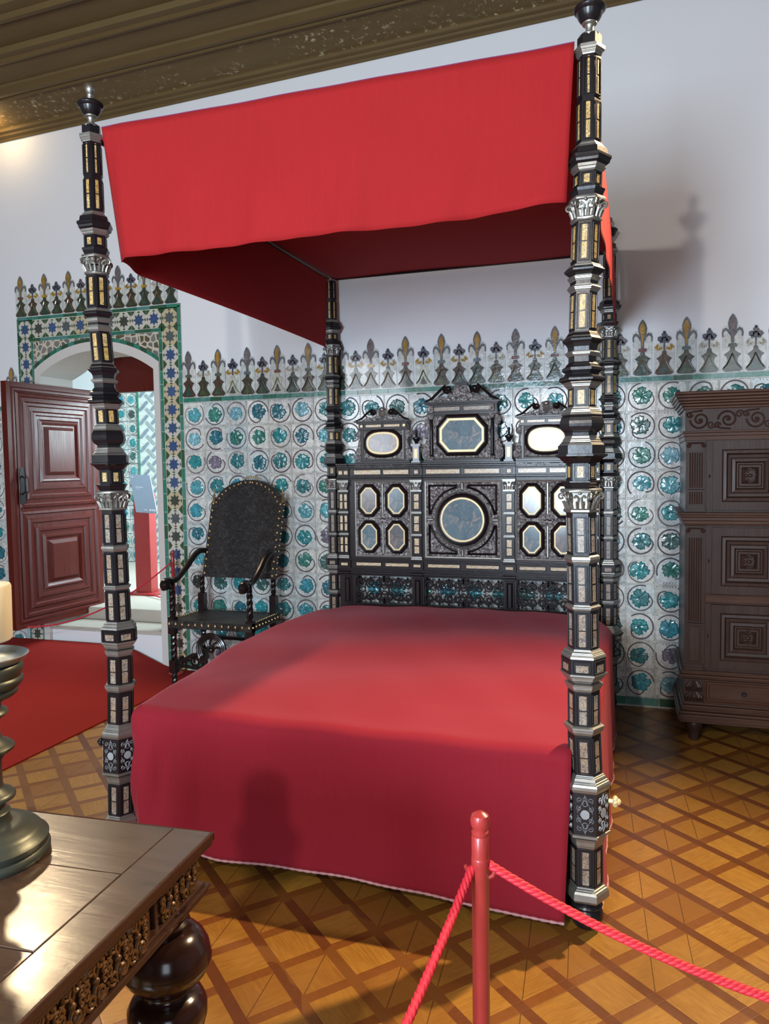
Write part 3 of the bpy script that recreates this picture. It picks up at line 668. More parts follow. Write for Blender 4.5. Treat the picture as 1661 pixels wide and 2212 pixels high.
SHAFT =  [(2.6669, 0.0346), (2.6385, 0.0346), (2.6385, 0.0317), (2.6057, 0.0317), (2.6057, 0.0331), (2.4885, 0.0346), (2.4885, 0.0324), (2.4834, 0.0324), (2.4834, 0.0346), (2.3636, 0.036), (2.3456, 0.036), (2.3456, 0.0533), (2.3289, 0.0562), (2.3237, 0.0662), (2.3173, 0.0662), (2.3107, 0.0619), (2.304, 0.0605), (2.2987, 0.0518), (2.28, 0.0403), (2.2373, 0.0403), (2.236, 0.0446), (2.232, 0.0518), (2.224, 0.049), (2.2093, 0.0418), (2.1385, 0.0389), (2.1385, 0.0396), (2.018, 0.0403), (2.0072, 0.0533), (2.0018, 0.059), (1.9964, 0.0576), (1.9856, 0.0432), (1.972, 0.0403), (1.9558, 0.0403), (1.9368, 0.0389), (1.8231, 0.0396), (1.8053, 0.0518), (1.8025, 0.0547), (1.7998, 0.059), (1.7942, 0.0576), (1.7859, 0.0475), (1.7776, 0.0432), (1.7665, 0.0418), (1.7499, 0.0403), (1.7333, 0.0403), (1.7263, 0.0475), (1.7222, 0.049), (1.7166, 0.059), (1.7083, 0.059), (1.7042, 0.0518), (1.7014, 0.049), (1.6945, 0.0547), (1.6889, 0.0662), (1.6848, 0.0677), (1.6792, 0.0677), (1.6737, 0.0576), (1.6571, 0.0403), (1.6017, 0.041), (1.5781, 0.0576), (1.5754, 0.0562), (1.5698, 0.0605), (1.5601, 0.0634), (1.5518, 0.0648), (1.5435, 0.0634), (1.5324, 0.0576), (1.5255, 0.0461), (1.5144, 0.0446), (1.4881, 0.0662), (1.4881, 0.0691), (1.4623, 0.0691), (1.4609, 0.0763), (1.4556, 0.0763), (1.4502, 0.0648), (1.4355, 0.0504), (1.4342, 0.0446), (1.3833, 0.0446), (1.3833, 0.0518), (1.3819, 0.059), (1.3779, 0.059), (1.3739, 0.0547), (1.3592, 0.0475), (1.2898, 0.0446), (1.1598, 0.0446), (1.1354, 0.0446), (1.0103, 0.0454), (0.9932, 0.0461), (0.8742, 0.0461), (0.8502, 0.0662), (0.8031, 0.0662), (0.7756, 0.0461), (0.7625, 0.0461), (0.7481, 0.0475), (0.638, 0.0475), (0.6149, 0.049), (0.4907, 0.049), (0.4439, 0.0677), (0.3127, 0.0677), (0.3024, 0.0677), (0.295, 0.0547), (0.2832, 0.049), (0.2655, 0.049), (0.1402, 0.049), (0.1064, 0.0634), (0.0962, 0.0605)]
PANELS =  [(2.6057, 2.4885, 0.0338, 2.6018, 2.4975, 0.0072, 1), (2.4834, 2.3636, 0.0353, 2.4769, 2.3714, 0.0137, 1), (2.2787, 2.2373, 0.0403, 2.2693, 2.2453, 0.0187, 0), (2.1385, 2.018, 0.0403, 2.1278, 2.0314, 0.0173, 1), (1.9368, 1.8231, 0.0396, 1.9301, 1.8299, 0.0187, 1), (1.6557, 1.6017, 0.041, 1.6502, 1.6086, 0.0216, 0), (1.4342, 1.3833, 0.0446, 1.4248, 1.3926, 0.0216, 0), (1.281, 1.1598, 0.0446, 1.2723, 1.1685, 0.0216, 1), (1.1354, 1.0103, 0.0454, 1.124, 1.0202, 0.0216, 1), (0.9932, 0.8742, 0.0461, 0.9819, 0.8842, 0.023, 1), (0.8473, 0.8031, 0.0662, 0.8317, 0.8103, 0.0432, 2), (0.7466, 0.638, 0.0475, 0.735, 0.6438, 0.0259, 1), (0.6134, 0.4907, 0.049, 0.5947, 0.4964, 0.0259, 1), (0.264, 0.1402, 0.049, 0.2537, 0.1461, 0.023, 1)]
bed = empty('four_poster_bed', (0.85, 1.1, 0), 'tall four-poster bed of black wood with silver mouldings, red canopy and a painted headboard', 'bed')
HPH = 0.0     # hexagon: corners on +-X, one flat face towards the front
BOWX = {'fl': [(2.7,-.023),(2.316,-.023),(2.01,-.021),(1.815,-.008),(1.477,.008),(1.319,.013),(.819,.020),(.625,.017),(.469,.011),(.12,0)],
        'fr': [(2.7,.013),(2.316,.010),(2.1,.002),(1.815,-.006),(1.477,-.009),(1.319,-.010),(1.0,-.004),(.8,-.002),(.6,0),(.469,.006),(.12,.008)], 'bl': [], 'br': []}
def bowx(key, z):
    T = BOWX[key]
    if not T: return 0
    if z >= T[0][0]: return T[0][1]
    for (a, b), (c, d) in zip(T, T[1:]):
        if z >= c: return lerp(d, b, (z-c)/(a-c))
    return T[-1][1]
def stepped(r):      # break the slopes into small cornice steps
    out = [r[0]]
    for (z0, a), (z1, b) in zip(r, r[1:]):
        if abs(b-a) > .0045 and abs(z1-z0) > .005:
            for t in (.34, .67): out += [(lerp(z0, z1, t-.12), lerp(a, b, t-.28)), (lerp(z0, z1, t-.04), lerp(a, b, t))]
        out.append((z1, b))
    return out
def post(key, X, Y):
    def bend(m):
        m.v = [(x+bowx(key, z), y, z) for x, y, z in m.v]; return m
    m = MB(); m.m = 0
    m.lathe(SHAFT[::-1], 6, (X, Y), HPH)
    for za, zb, R, ia, ib, iw, kind in PANELS:
        iw *= .84
        ap = R*math.cos(PI/6)
        for k in range(6):
            a = PI/6 + k*PI/3; nrm = Vector((math.cos(a), math.sin(a), 0)); tg = Vector((-math.sin(a), math.cos(a), 0))
            o = Vector((X, Y, 0)) + nrm*(ap+.0003); hw = R*.5*.86; gap = (za-zb)*.05 if kind else .002
            m.m = 0; fw_ = (hw-iw/2)*.42
            m.rings((-hw, zb+gap, hw, za-gap), [(0, 0), (0.001, .0026), (fw_*.7, .0026), (fw_, .0004)], o, tg, (0, 0, 1), nrm, cap=False)
            m.m = (1 if ib > 1.3 and kind != 2 else 2)
            zz = [(ib, ia)] if kind != 1 else [(ib, lerp(ib, ia, .48)), (lerp(ib, ia, .52), ia)]
            for p, q in zz:
                m.poly([o+tg*sx*iw/2+nrm*.0008+Vector((0, 0, z)) for sx, z in ((-1, p), (1, p), (1, q), (-1, q))])
    shaft = obj('bed_post', bend(m), ['ebony', 'inlay_gold', 'inlay_ivory'], bed)
    for r in RINGS:
        r = stepped(r); m = MB(); m.lathe(r[::-1], 6, (X, Y), HPH); obj('silver_ring', bend(m), 'silver', shaft)
    # finial: silver neck, dark urn, silver ball
    m = MB(); m.lathe([(2.662, .030), (2.668, .031), (2.674, .024), (2.680, .012), (2.690, .0105), (2.698, .014), (2.702, .021), (2.708, .022)], 20, (X, Y)); 
    obj('finial_neck', bend(m), 'silver', shaft, smooth=True); m = MB()
    m.lathe([(2.762, .012), (2.768, .014), (2.772, .010), (2.778, .012), (2.782, .008), (2.786, .012), (2.795, .0165), (2.805, .0165), (2.812, .013), (2.817, .005), (2.822, .002)], 16, (X, Y))
    fin = obj('finial', bend(m), 'silver', shaft, smooth=True)
    m = MB(); m.lathe([(2.704, .020), (2.712, .028), (2.722, .034), (2.734, .038), (2.738, .044), (2.744, .0465), (2.750, .043), (2.758, .030), (2.763, .016), (2.765, .010)], 24, (X, Y))
    obj('finial_urn', bend(m), 'ebony', shaft, smooth=True)
    # two silver capitals with corner volutes and leaves
    for zt, zb, R, ra in ((2.209, 2.138, .041, .052), (1.359, 1.286, .047, .060)):
        m = MB(); h = zt-zb
        m.lathe([(zt-.012, ra*.90), (zt-.010, ra*1.02), (zt-.004, ra*1.04), (zt, ra*.98)], 6, (X, Y), HPH)
        m.lathe([(zb, R*1.0), (zb+.004, R*1.12), (zb+.010, R*1.12), (zb+.014, R*.98), (zb+h*.5, R*.98), (zt-.012, R*1.05)], 6, (X, Y), HPH)
        for k in range(6):
            a = k*PI/3; d = Vector((math.cos(a), math.sin(a), 0)); c = Vector((X, Y, 0)) + d*(R*1.22)
            sp = [c + d*u + Vector((0, 0, zt-.024+w)) for u, w in spiral(0, 0, .012, .002, PI, -1.4, 16)]
            m.tube([c-d*.016+Vector((0, 0, zb+h*.30)), c-d*.014+Vector((0,0,zb+h*.5))]+sp, .0036, 6)
            for e in (-.5, .5):
                a2 = a+e*PI/3*.98; d2 = Vector((math.cos(a2), math.sin(a2), 0)); t2 = Vector((-math.sin(a2), math.cos(a2), 0)); c2 = Vector((X, Y, 0)) + d2*(R*.93)
                if e > 0:
                    for sg in (-1, 1):
                        m.tube([c2+t2*sg*.006+Vector((0,0,zb+h*.3)), c2+t2*sg*.004+d2*.006+Vector((0,0,zb+h*.62)), c2+t2*sg*.012+d2*.011+Vector((0,0,zt-.020)), c2+t2*sg*.016+d2*.008+Vector((0,0,zt-.027))], .003, 5)
                    m.ball(tuple(c2+d2*.008+Vector((0,0,zt-.013))), .005, 8, 5)
            for j in range(3):
                a3 = a+j*PI/9; R3 = R*.95; d3 = Vector((math.cos(a3), math.sin(a3), 0)); c3 = Vector((X, Y, 0)) + d3*R3
                m.tube([c3+Vector((0,0,zb+.012)), c3+d3*.004+Vector((0,0,zb+h*.34)), c3+d3*.010+Vector((0,0,zb+h*.48)), c3+d3*.008+Vector((0,0,zb+h*.44))], [.0045, .0045, .003, .0015], 6)
        obj('capital', bend(m), 'silver', shaft, smooth=True, angle=50)
    # scrolled silver inlay on the square block
    m = MB(); R = .0677; ap = R*math.cos(PI/6)
    for k in range(6):
        a = PI/6+k*PI/3; nrm = Vector((math.cos(a), math.sin(a), 0)); tg = Vector((-math.sin(a), math.cos(a), 0)); o = Vector((X, Y, .379))+nrm*(ap+.0012)
        def T(pts, r=.0016): m.tube([o+tg*u+Vector((0, 0, v)) for u, v in pts], r, 4, flat=.6)
        for su in (-1, 1):
            for sv in (-1, 1):
                T([(su*u, sv*v) for u, v in spiral(.016, .044, .0085, .002, -1.2, 1.2, 14)]); T([(su*u, sv*v) for u, v in spiral(.017, .018, .0085, .002, 1.2, -1.2, 14)])
                T([(0, sv*.056), (su*.006, sv*.048), (su*.004, sv*.034), (su*.011, sv*.030)]); T([(su*.022, sv*.004), (su*.020, sv*.012), (su*.012, sv*.027)])
        for sv in (-1, 1): T([(u, v+sv*.034) for u, v in arc(0, 0, .0085, 0, 360, 14)]); T([(0, sv*.043), (0, sv*.060)], .002)
        m.lathe([(0, .001), (.001, .012), (.002, .010)], 10) if False else None
        m.extr([(.013*math.cos(t*PI/5)*(1+.12*(t % 2)), .015*math.sin(t*PI/5)) for t in range(10)], o, tg, (0, 0, 1), nrm, .0012)
    obj('scroll_inlay', bend(m), 'scroll_silver', shaft, smooth=True)
    m = MB(); m.lathe([(0, .026), (.010, .040), (.024, .048), (.040, .052), (.052, .050), (.062, .046), (.066, .043), (.069, .047), (.074, .049), (.080, .047), (.084, .042), (.090, .046), (.1, .052)], 28, (X, Y))
    obj('bun_foot', bend(m), 'ebony', shaft, smooth=True)
    sx = 1 if X > .8 else -1
    if Y < 1:
        m = MB(); c = Vector((X+sx*.066, Y, .405))
        for a in range(6):
            d = Vector((0, math.cos(a*PI/3), math.sin(a*PI/3)))*.009; m.ball(tuple(c+Vector((sx*.020, 0, 0))+d), .0085, 8, 6)
        m.tube([c, c+Vector((sx*.018, 0, 0))], .007, 8); m.ball(tuple(c+Vector((sx*.028, 0, 0))), .010, 10, 6)
        obj('rail_bolt_knob', bend(m), 'gilt' if sx > 0 else 'ebony', shaft, smooth=True, label='pale knotted knob' if sx > 0 else None)
    return shaft
YB = 2.227
post('fl', 0, 0); post('fr', 1.7, 0); post('bl', 0, YB); post('br', 1.7, YB)
# rails and slatted base hidden under the cover
m = MB(); m.box((.03, -.014, .30), (1.67, .014, .42)); obj('foot_rail', m, 'ebony_brown', bed)
for x in (0, 1.7):
    m = MB(); m.box((x-.014, .05, .30), (x+.014, 2.18, .42)); obj('side_rail', m, 'ebony_brown', bed)
m = MB(); m.box((.05, .03, .36), (1.65, 2.12, .54)); obj('mattress', m, 'plaster_warm', bed, bevel=.02)
for x in (0, 1.7):      # slim tester rails carrying the cloth
    m = MB(); m.box((x-.006, .03, 2.612), (x+.006, 2.2, 2.626)); obj('tester_rail', m, 'ebony_brown', bed)
for y in (0, YB):
    m = MB(); m.box((.03, y-.006, 2.612), (1.67, y+.006, 2.626)); obj('tester_rail', m, 'ebony_brown', bed)

# ------------------------------------------------------------------ canopy: roof cloth and hanging valances
def fold(x, t, s=1.0): return s*(.009*math.sin(x*7+1+1.2*t)+.006*math.sin(x*19+2.5*t)+.0045*math.sin(x*37+t*4)*smooth((t-.3)/.7)+.003*math.sin(x*11-t*9))*(.25+.75*t)
can = obj  # alias
def valance(name, top, bot, bulge, thick=.0018, nu=110, nv=18, edge=True, zt=2.648, nrm=Vector((0, -1, 0)), zbf=None):
    m = MB()
    def P(u, v):
        p = Vector(top(u)).lerp(Vector(bot(u)), v); return p + nrm*bulge(u, v)
    m.grid(lambda u, v: tuple(P(u, v)), nu, nv)
    o = obj(name, m, 'canopy', bed, smooth=True, angle=180)
    s = o.modifiers.new('cloth', 'SOLIDIFY'); s.thickness = .002; s.offset = 0
    m = MB(); m.tube([tuple(P(u/40, 0)) for u in range(41)], .0018, 6)
    obj('hem_edge', m, 'edge', o, smooth=True, label='dark purple sewn edge'); return o
CN = None
m = MB()
def roofz(u, v): return 2.622 - .030*math.sin(PI*u)*math.sin(PI*v)*.6 + .004*math.sin(9*u+5*v)
m.grid(lambda u, v: (lerp(.010+.014*smooth((v-.55)/.4), 1.69, u), lerp(-.002, 2.236, v), roofz(u, v)), 30, 30)
CN = obj('canopy', m, 'canopy', bed, smooth=True, angle=180)
s = CN.modifiers.new('cloth', 'SOLIDIFY'); s.thickness = .002
valance('front_valance', lambda u: (lerp(.036, 1.672, u), -.020, 2.650),
        lambda u: (lerp(.068, .122, u/.035) if u < .035 else lerp(.122, 1.650, (u-.035)/.965), -.030+.055*max(0, 1-u/.035), 2.186-.004*math.sin(3*u)+.010*smooth((u-.8)/.2)),
        lambda u, v: fold(u*1.7, v)*smooth(u/.05)+.006*math.sin(PI*v)*math.sin(PI*u))
valance('side_valance', lambda u: (lerp(.036, -.002, smooth(u/.05)), lerp(-.018, 2.18, u), 2.645), lambda u: (lerp(.068, .0, smooth(u/.10))+.02*math.sin(PI*u), lerp(.024, 2.12, u), 2.190-.008*u),
        lambda u, v: .0*u, nrm=Vector((1, 0, 0)))
valance('side_valance', lambda u: (1.716, lerp(.015, 2.19, u), 2.650-.006*math.sin(PI*u)), lambda u: (1.733+.010*math.sin(PI*u), lerp(.06, 2.19, u), 2.19),
        lambda u, v: .010*math.sin(PI*min(1, v*1.1))+.003*math.sin(u*40)*v, nrm=Vector((1, 0, 0)))

# ------------------------------------------------------------------ headboard
HY = 2.185   # front face of the main board
hb = None
EX, EZ, EN = (1, 0, 0), (0, 0, 1), (0, -1, 0)
m = MB(); m.box((.045, HY, .845), (1.655, HY+.045, 1.36)); m.box((.045, HY-.004, .742), (1.655, HY+.045, .850))
m.box((.045, HY, .30), (1.655, HY+.045, .565))
for x0, x1 in ((.045, .155), (.525, .605), (1.095, 1.175), (1.545, 1.655)): m.box((x0, HY-.002, .30), (x1, HY+.045, .85))
# stepped rails below and above the painted panels
for z0, z1, d in ((.745, .752, .020), (.756, .768, .026), (.772, .779, .014), (.785, .792, .018), (.838, .846, .012), (1.350, 1.357, .012), (1.362, 1.372, .020), (1.418, 1.426, .016), (1.428, 1.438, .030), (1.440, 1.452, .040)):
    m.box((.045, HY-d, z0), (1.655, HY+.045, z1))
m.box((.045, HY-.008, 1.372), (1.655, HY+.045, 1.418))
for c in (.085, .565, 1.135, 1.615):   # breaks forward over the pilasters
    for z0, z1, d in ((.745, .752, .030), (.756, .768, .036), (.785, .838, .020), (1.350, 1.357, .024), (1.362, 1.372, .030), (1.372, 1.418, .018), (1.418, 1.426, .028), (1.428, 1.438, .040), (1.440, 1.452, .050)):
        m.box((c-.040, HY-d, z0), (c+.040, HY, z1))
hb = obj('headboard', m, 'ebony_brown', bed, bevel=.0015)
HB = 'ebony_brown'
# inlaid plates along the two bands
def plate(x0, x1, z0, z1, y, mat='inlay_hb'):
    m = MB(); m.m = 0; m.rings((x0-.008, z0-.008, x1+.008, z1+.008), [(0, 0), (.001, .005), (.006, .005), (.008, .001)], (0, y, 0), EX, EZ, EN, cap=False)
    m.m = 1; m.poly([(x0, y-.0012, z0), (x1, y-.0012, z0), (x1, y-.0012, z1), (x0, y-.0012, z1)]); obj('inlaid_plate', m, [HB, mat], hb)
for x0, x1 in ((.155, .330), (.350, .512), (.625, .835), (.865, 1.075), (1.188, 1.350), (1.370, 1.545)):
    plate(x0, x1, 1.383, 1.408, HY-.008); plate(x0+.006, x1-.006, .806, .824, HY-.0042)
for c in (.085, .565, 1.135, 1.615):
    for dx in ((0,) if c in (.565, 1.135) else (-.018, .018)):
        plate(c+dx-.012, c+dx+.012, 1.384, 1.406, HY-.018)
    plate(c-.022, c+.022, .806, .822, HY-.020)
# pilasters: stacked inlaid shafts with silver rings and a capital
for c in (.085, .565, 1.135, 1.615):
    m = MB(); m.m = 0; w = .030; y = HY-.020
    m.box((c-w, y, .855), (c+w, HY, 1.345)); cols = (0,) if c in (.565, 1.135) else (-.015, .015)
    for z0, z1 in ((.880, .996), (1.018, 1.134), (1.156, 1.270)):
        for dx in cols:
            hw = .024 if len(cols) == 1 else .013; iw = hw*.62; m.m = 0
            m.rings((c+dx-hw, z0, c+dx+hw, z1), [(0, 0), (.001, .004), (.006 if len(cols) == 1 else .004, .004), (.008 if len(cols) == 1 else .005, .0006)], (0, y, 0), EX, EZ, EN, cap=False)
            m.m = 1; zm = (z0+z1)/2
            for p, q in ((z0+.012, zm-.004), (zm+.004, z1-.012)): m.poly([(c+dx-iw, y-.0015, p), (c+dx+iw, y-.0015, p), (c+dx+iw, y-.0015, q), (c+dx-iw, y-.0015, q)])
    pil = obj('pilaster', m, [HB, 'inlay_hb'], hb)
    m = MB()
    for z0, z1, d in ((.852, .862, .010), (.862, .872, .005), (1.000, 1.006, .008), (1.006, 1.013, .004), (1.138, 1.144, .008), (1.144, 1.151, .004), (1.274, 1.284, .008), (1.338, 1.347, .014), (1.332, 1.338, .009)):
        m.box((c-w-d*.6, y-d, z0), (c+w+d*.6, HY, z1))
        if z1 in (.872, 1.013, 1.151): obj('silver_ring', m, 'silver', hb, bevel=.001); m = MB()
    for sg in (-1, 1):
        m.tube([(c+sg*.010, y-.004, 1.288), (c+sg*.014, y-.008, 1.306)]+[(c+sg*(.026+u), y-.010, 1.320+v) for u, v in spiral(0, 0, .011, .002, PI, -1.3, 14)], .0035, 6)
    for k in range(5): m.tube([(c-.024+.012*k, y-.002, 1.284), (c-.024+.012*k, y-.008, 1.300), (c-.024+.012*k, y-.013, 1.306)], [.004, .004, .002], 6)
    m.ball((c, y-.008, 1.326), .006, 8, 5); m.box((c-.026, y-.003, 1.284), (c+.026, HY, 1.332))
    obj('capital', m, 'silver', hb, smooth=True)
# panels of embossed silver with framed paintings
def octs(cx, cz_, hw, hh, c):
    def f(i):
        w, h, k = hw-i, hh-i, max(.002, c-i*.42)
        return [(cx-w+k, cz_-h), (cx+w-k, cz_-h), (cx+w, cz_-h+k*1.15), (cx+w, cz_+h-k*1.15), (cx+w-k, cz_+h), (cx-w+k, cz_+h), (cx-w, cz_+h-k*1.15), (cx-w, cz_-h+k*1.15)]
    return f
def ell(cx, cz_, rx, rz, n=48, p=2.0):
    def f(i):
        return [(cx+(rx-i)*math.copysign(abs(math.cos(2*PI*k/n))**(2/p), math.cos(2*PI*k/n)), cz_+(rz-i)*math.copysign(abs(math.sin(2*PI*k/n))**(2/p), math.sin(2*PI*k/n))) for k in range(n)]
    return f
def painting(shape, y, fr_=.020, gilt=.008, mat='paint_blue', deep=.016):
    m = MB(); o = (0, y, 0); m.m = 0
    m.polyrings(shape, [(-.002, 0), (.001, deep*.7), (.006, deep), (fr_*.6, deep*.8), (fr_*.75, deep*.45), (fr_, deep*.4)], o, EX, EZ, EN, cap=False)
    m.m = 1; m.polyrings(shape, [(fr_, deep*.4), (fr_+.001, deep*.55), (fr_+gilt, deep*.55), (fr_+gilt+.0008, deep*.40)], o, EX, EZ, EN, cap=False)
    m.m = 2; m.polyrings(shape, [(fr_+gilt+.0008, deep*.40)], o, EX, EZ, EN)
    obj('framed_painting', m, [HB, 'gilt', mat], hb)
yP = HY-.004
for cx in (.342, 1.358):
    m = MB(); m.m = 0; m.box((cx-.186, yP, .862), (cx+.186, HY, 1.342))
    m.m = 1
    for a in (0, .012): pass
    m.rings((cx-.186, .862, cx+.186, 1.342), [(0, 0), (.0, .005), (.005, .007), (.010, .005), (.012, 0)], (0, yP, 0), EX, EZ, EN, cap=False)
    obj('embossed_panel', m, ['repousse', 'silver'], hb)
    for dx in (-.091, .091):
        for z in (1.218, .990): painting(octs(cx+dx, z, .073, .103, .044), yP, mat='paint_blue' if (dx > 0) == (z > 1.1) else 'paint_brown')
m = MB(); m.m = 0; m.box((.612, yP, .862), (1.088, HY, 1.342)); m.m = 1
m.rings((.612, .862, 1.088, 1.342), [(0, 0), (.0, .005), (.005, .007), (.012, .005), (.014, 0)], (0, yP, 0), EX, EZ, EN, cap=False)
obj('embossed_panel', m, ['repousse', 'silver'], hb)
for sx in (-1, 1):          # four quarter frames around the roundel
    for sz in (-1, 1):
        c0 = (.85, 1.102); a0, a1, Rr = 9, 81, .192
        A = arc(0, 0, Rr, a0, a1, 14); x_, z_ = .212, .214; x0_, z0_ = Rr*math.sin(math.radians(a0)), Rr*math.sin(math.radians(a0))
        out = [(x_, A[0][1]), (x_, z_), (A[-1][0], z_)] + A[::-1]
        def shp(i, out=out):
            n = len(out); R = []
            for k in range(n):
                p, q, r = Vector(out[k-1]), Vector(out[k]), Vector(out[(k+1) % n]); e1 = (q-p).normalized(); e2 = (r-q).normalized()
                n1, n2 = Vector((-e1.y, e1.x)), Vector((-e2.y, e2.x)); b = (n1+n2); b = b/max(.35, b.dot(n1)); R.append((q.x+b.x*i, q.y+b.y*i))
            return R
        m = MB(); m.polyrings(lambda i: [(c0[0]+sx*u, c0[1]+sz*v) for u, v in shp(i)], [(0, 0), (.001, .010), (.006, .012), (.010, .006), (.013, .001)], (0, yP, 0), EX, EZ, EN, cap=False)
        obj('quarter_moulding', m, HB, hb)
for cx_ in (.342, .85, 1.358):
    m = MB(); a_, b_ = ((.016, .190) if cx_ == .85 else (.010, .0))
    if cx_ == .85:
        for q in ((.842, 1.280, .858, 1.330), (.842, .874, .858, .924), (.626, 1.094, .672, 1.110), (1.028, 1.094, 1.074, 1.110)):
            m = MB(); m.rings(q, [(0, 0), (.0, .005), (.003, .008), (.006, .006)], (0, yP, 0), EX, EZ, EN); obj('silver_strip', m, 'silver', hb)
    else:
        m.rings((cx_-.007, .880, cx_+.007, 1.325), [(0, 0), (.0, .003), (.002, .006), (.004, .004)], (0, yP, 0), EX, EZ, EN); obj('silver_strip', m, 'silver', hb)
        m = MB(); m.polyrings(octs(cx_, 1.104, .036, .036, .030), [(0, 0), (0, .006), (.004, .009), (.008, .007)], (0, yP, 0), EX, EZ, EN); obj('silver_boss', m, 'repousse', hb)
m = MB(); m.polyrings(ell(.85, 1.102, .176, .176), [(0, 0), (.001, .006), (.006, .008), (.012, .003)], (0, yP, 0), EX, EZ, EN, cap=False); obj('silver_hoop', m, 'silver', hb, smooth=True)
painting(ell(.85, 1.102, .160, .160), yP, .024, .011, 'paint_blue')
# pierced scrollwork between the lower stiles (the tiles shine through)
def scroll_panel(x0, x1, z0, z1):
    m = MB(); y = HY+.012; cx, cz_ = (x0+x1)/2, (z0+z1)/2; W_, H_ = (x1-x0)/2, (z1-z0)/2
    def T(pts, r=.0068):
        for sx in (-1, 1): m.tube([(cx+sx*u, y, cz_+v) for u, v in pts], r, 6, flat=.9, upv=(0, 1, 0))
    n = max(2, round(W_/.062)); st = W_/n
    for k in range(n):
        u = st*(k+.5)
        for sv in (-1, 1):
            T([(u+a, sv*(H_*.48)+sv*b) for a, b in spiral(0, 0, .028, .005, (0 if k % 2 else PI), (1 if k % 2 else -1)*1.35, 22)])
            T([(u-.030, sv*.006), (u-.012, sv*.018), (u+.004, sv*.010), (u+.020, sv*.022), (u+.032, sv*H_*.55)], .0045)
            T([(u+a, sv*(H_-.014)+b*sv) for a, b in arc(0, -.004, .016, 200, 340, 8)], .0045)
            m.ball((cx+u, y, cz_+sv*(H_-.014)), .0075, 8, 5); m.ball((cx-u, y, cz_+sv*(H_-.014)), .0075, 8, 5)
    T([(a, b) for a, b in arc(0, 0, .030, -90, 90, 14)], .006); T([(a*1, b) for a, b in spiral(.0, H_*.72, .020, .004, PI/2, -1.2, 16)], .005); T([(a, b) for a, b in spiral(.0, -H_*.72, .020, .004, -PI/2, 1.2, 16)], .005)
    T([(0, z) for z in (-H_, -H_*.6)], .005); T([(0, z) for z in (H_, H_*.6)], .005)
    obj('pierced_scrollwork', m, HB, hb, smooth=True)
for a, b in ((.155, .525), (.605, 1.095), (1.175, 1.545)): scroll_panel(a, b, .562, .742)
for c in (.100, .565, 1.135, 1.600):
    m = MB(); m.rings((c-.028, .560, c+.028, .735), [(0, 0), (.002, .006), (.008, .006), (.014, .002), (.020, .010)], (0, HY-.002, 0), EX, EZ, EN); obj('stile_panel', m, HB, hb)
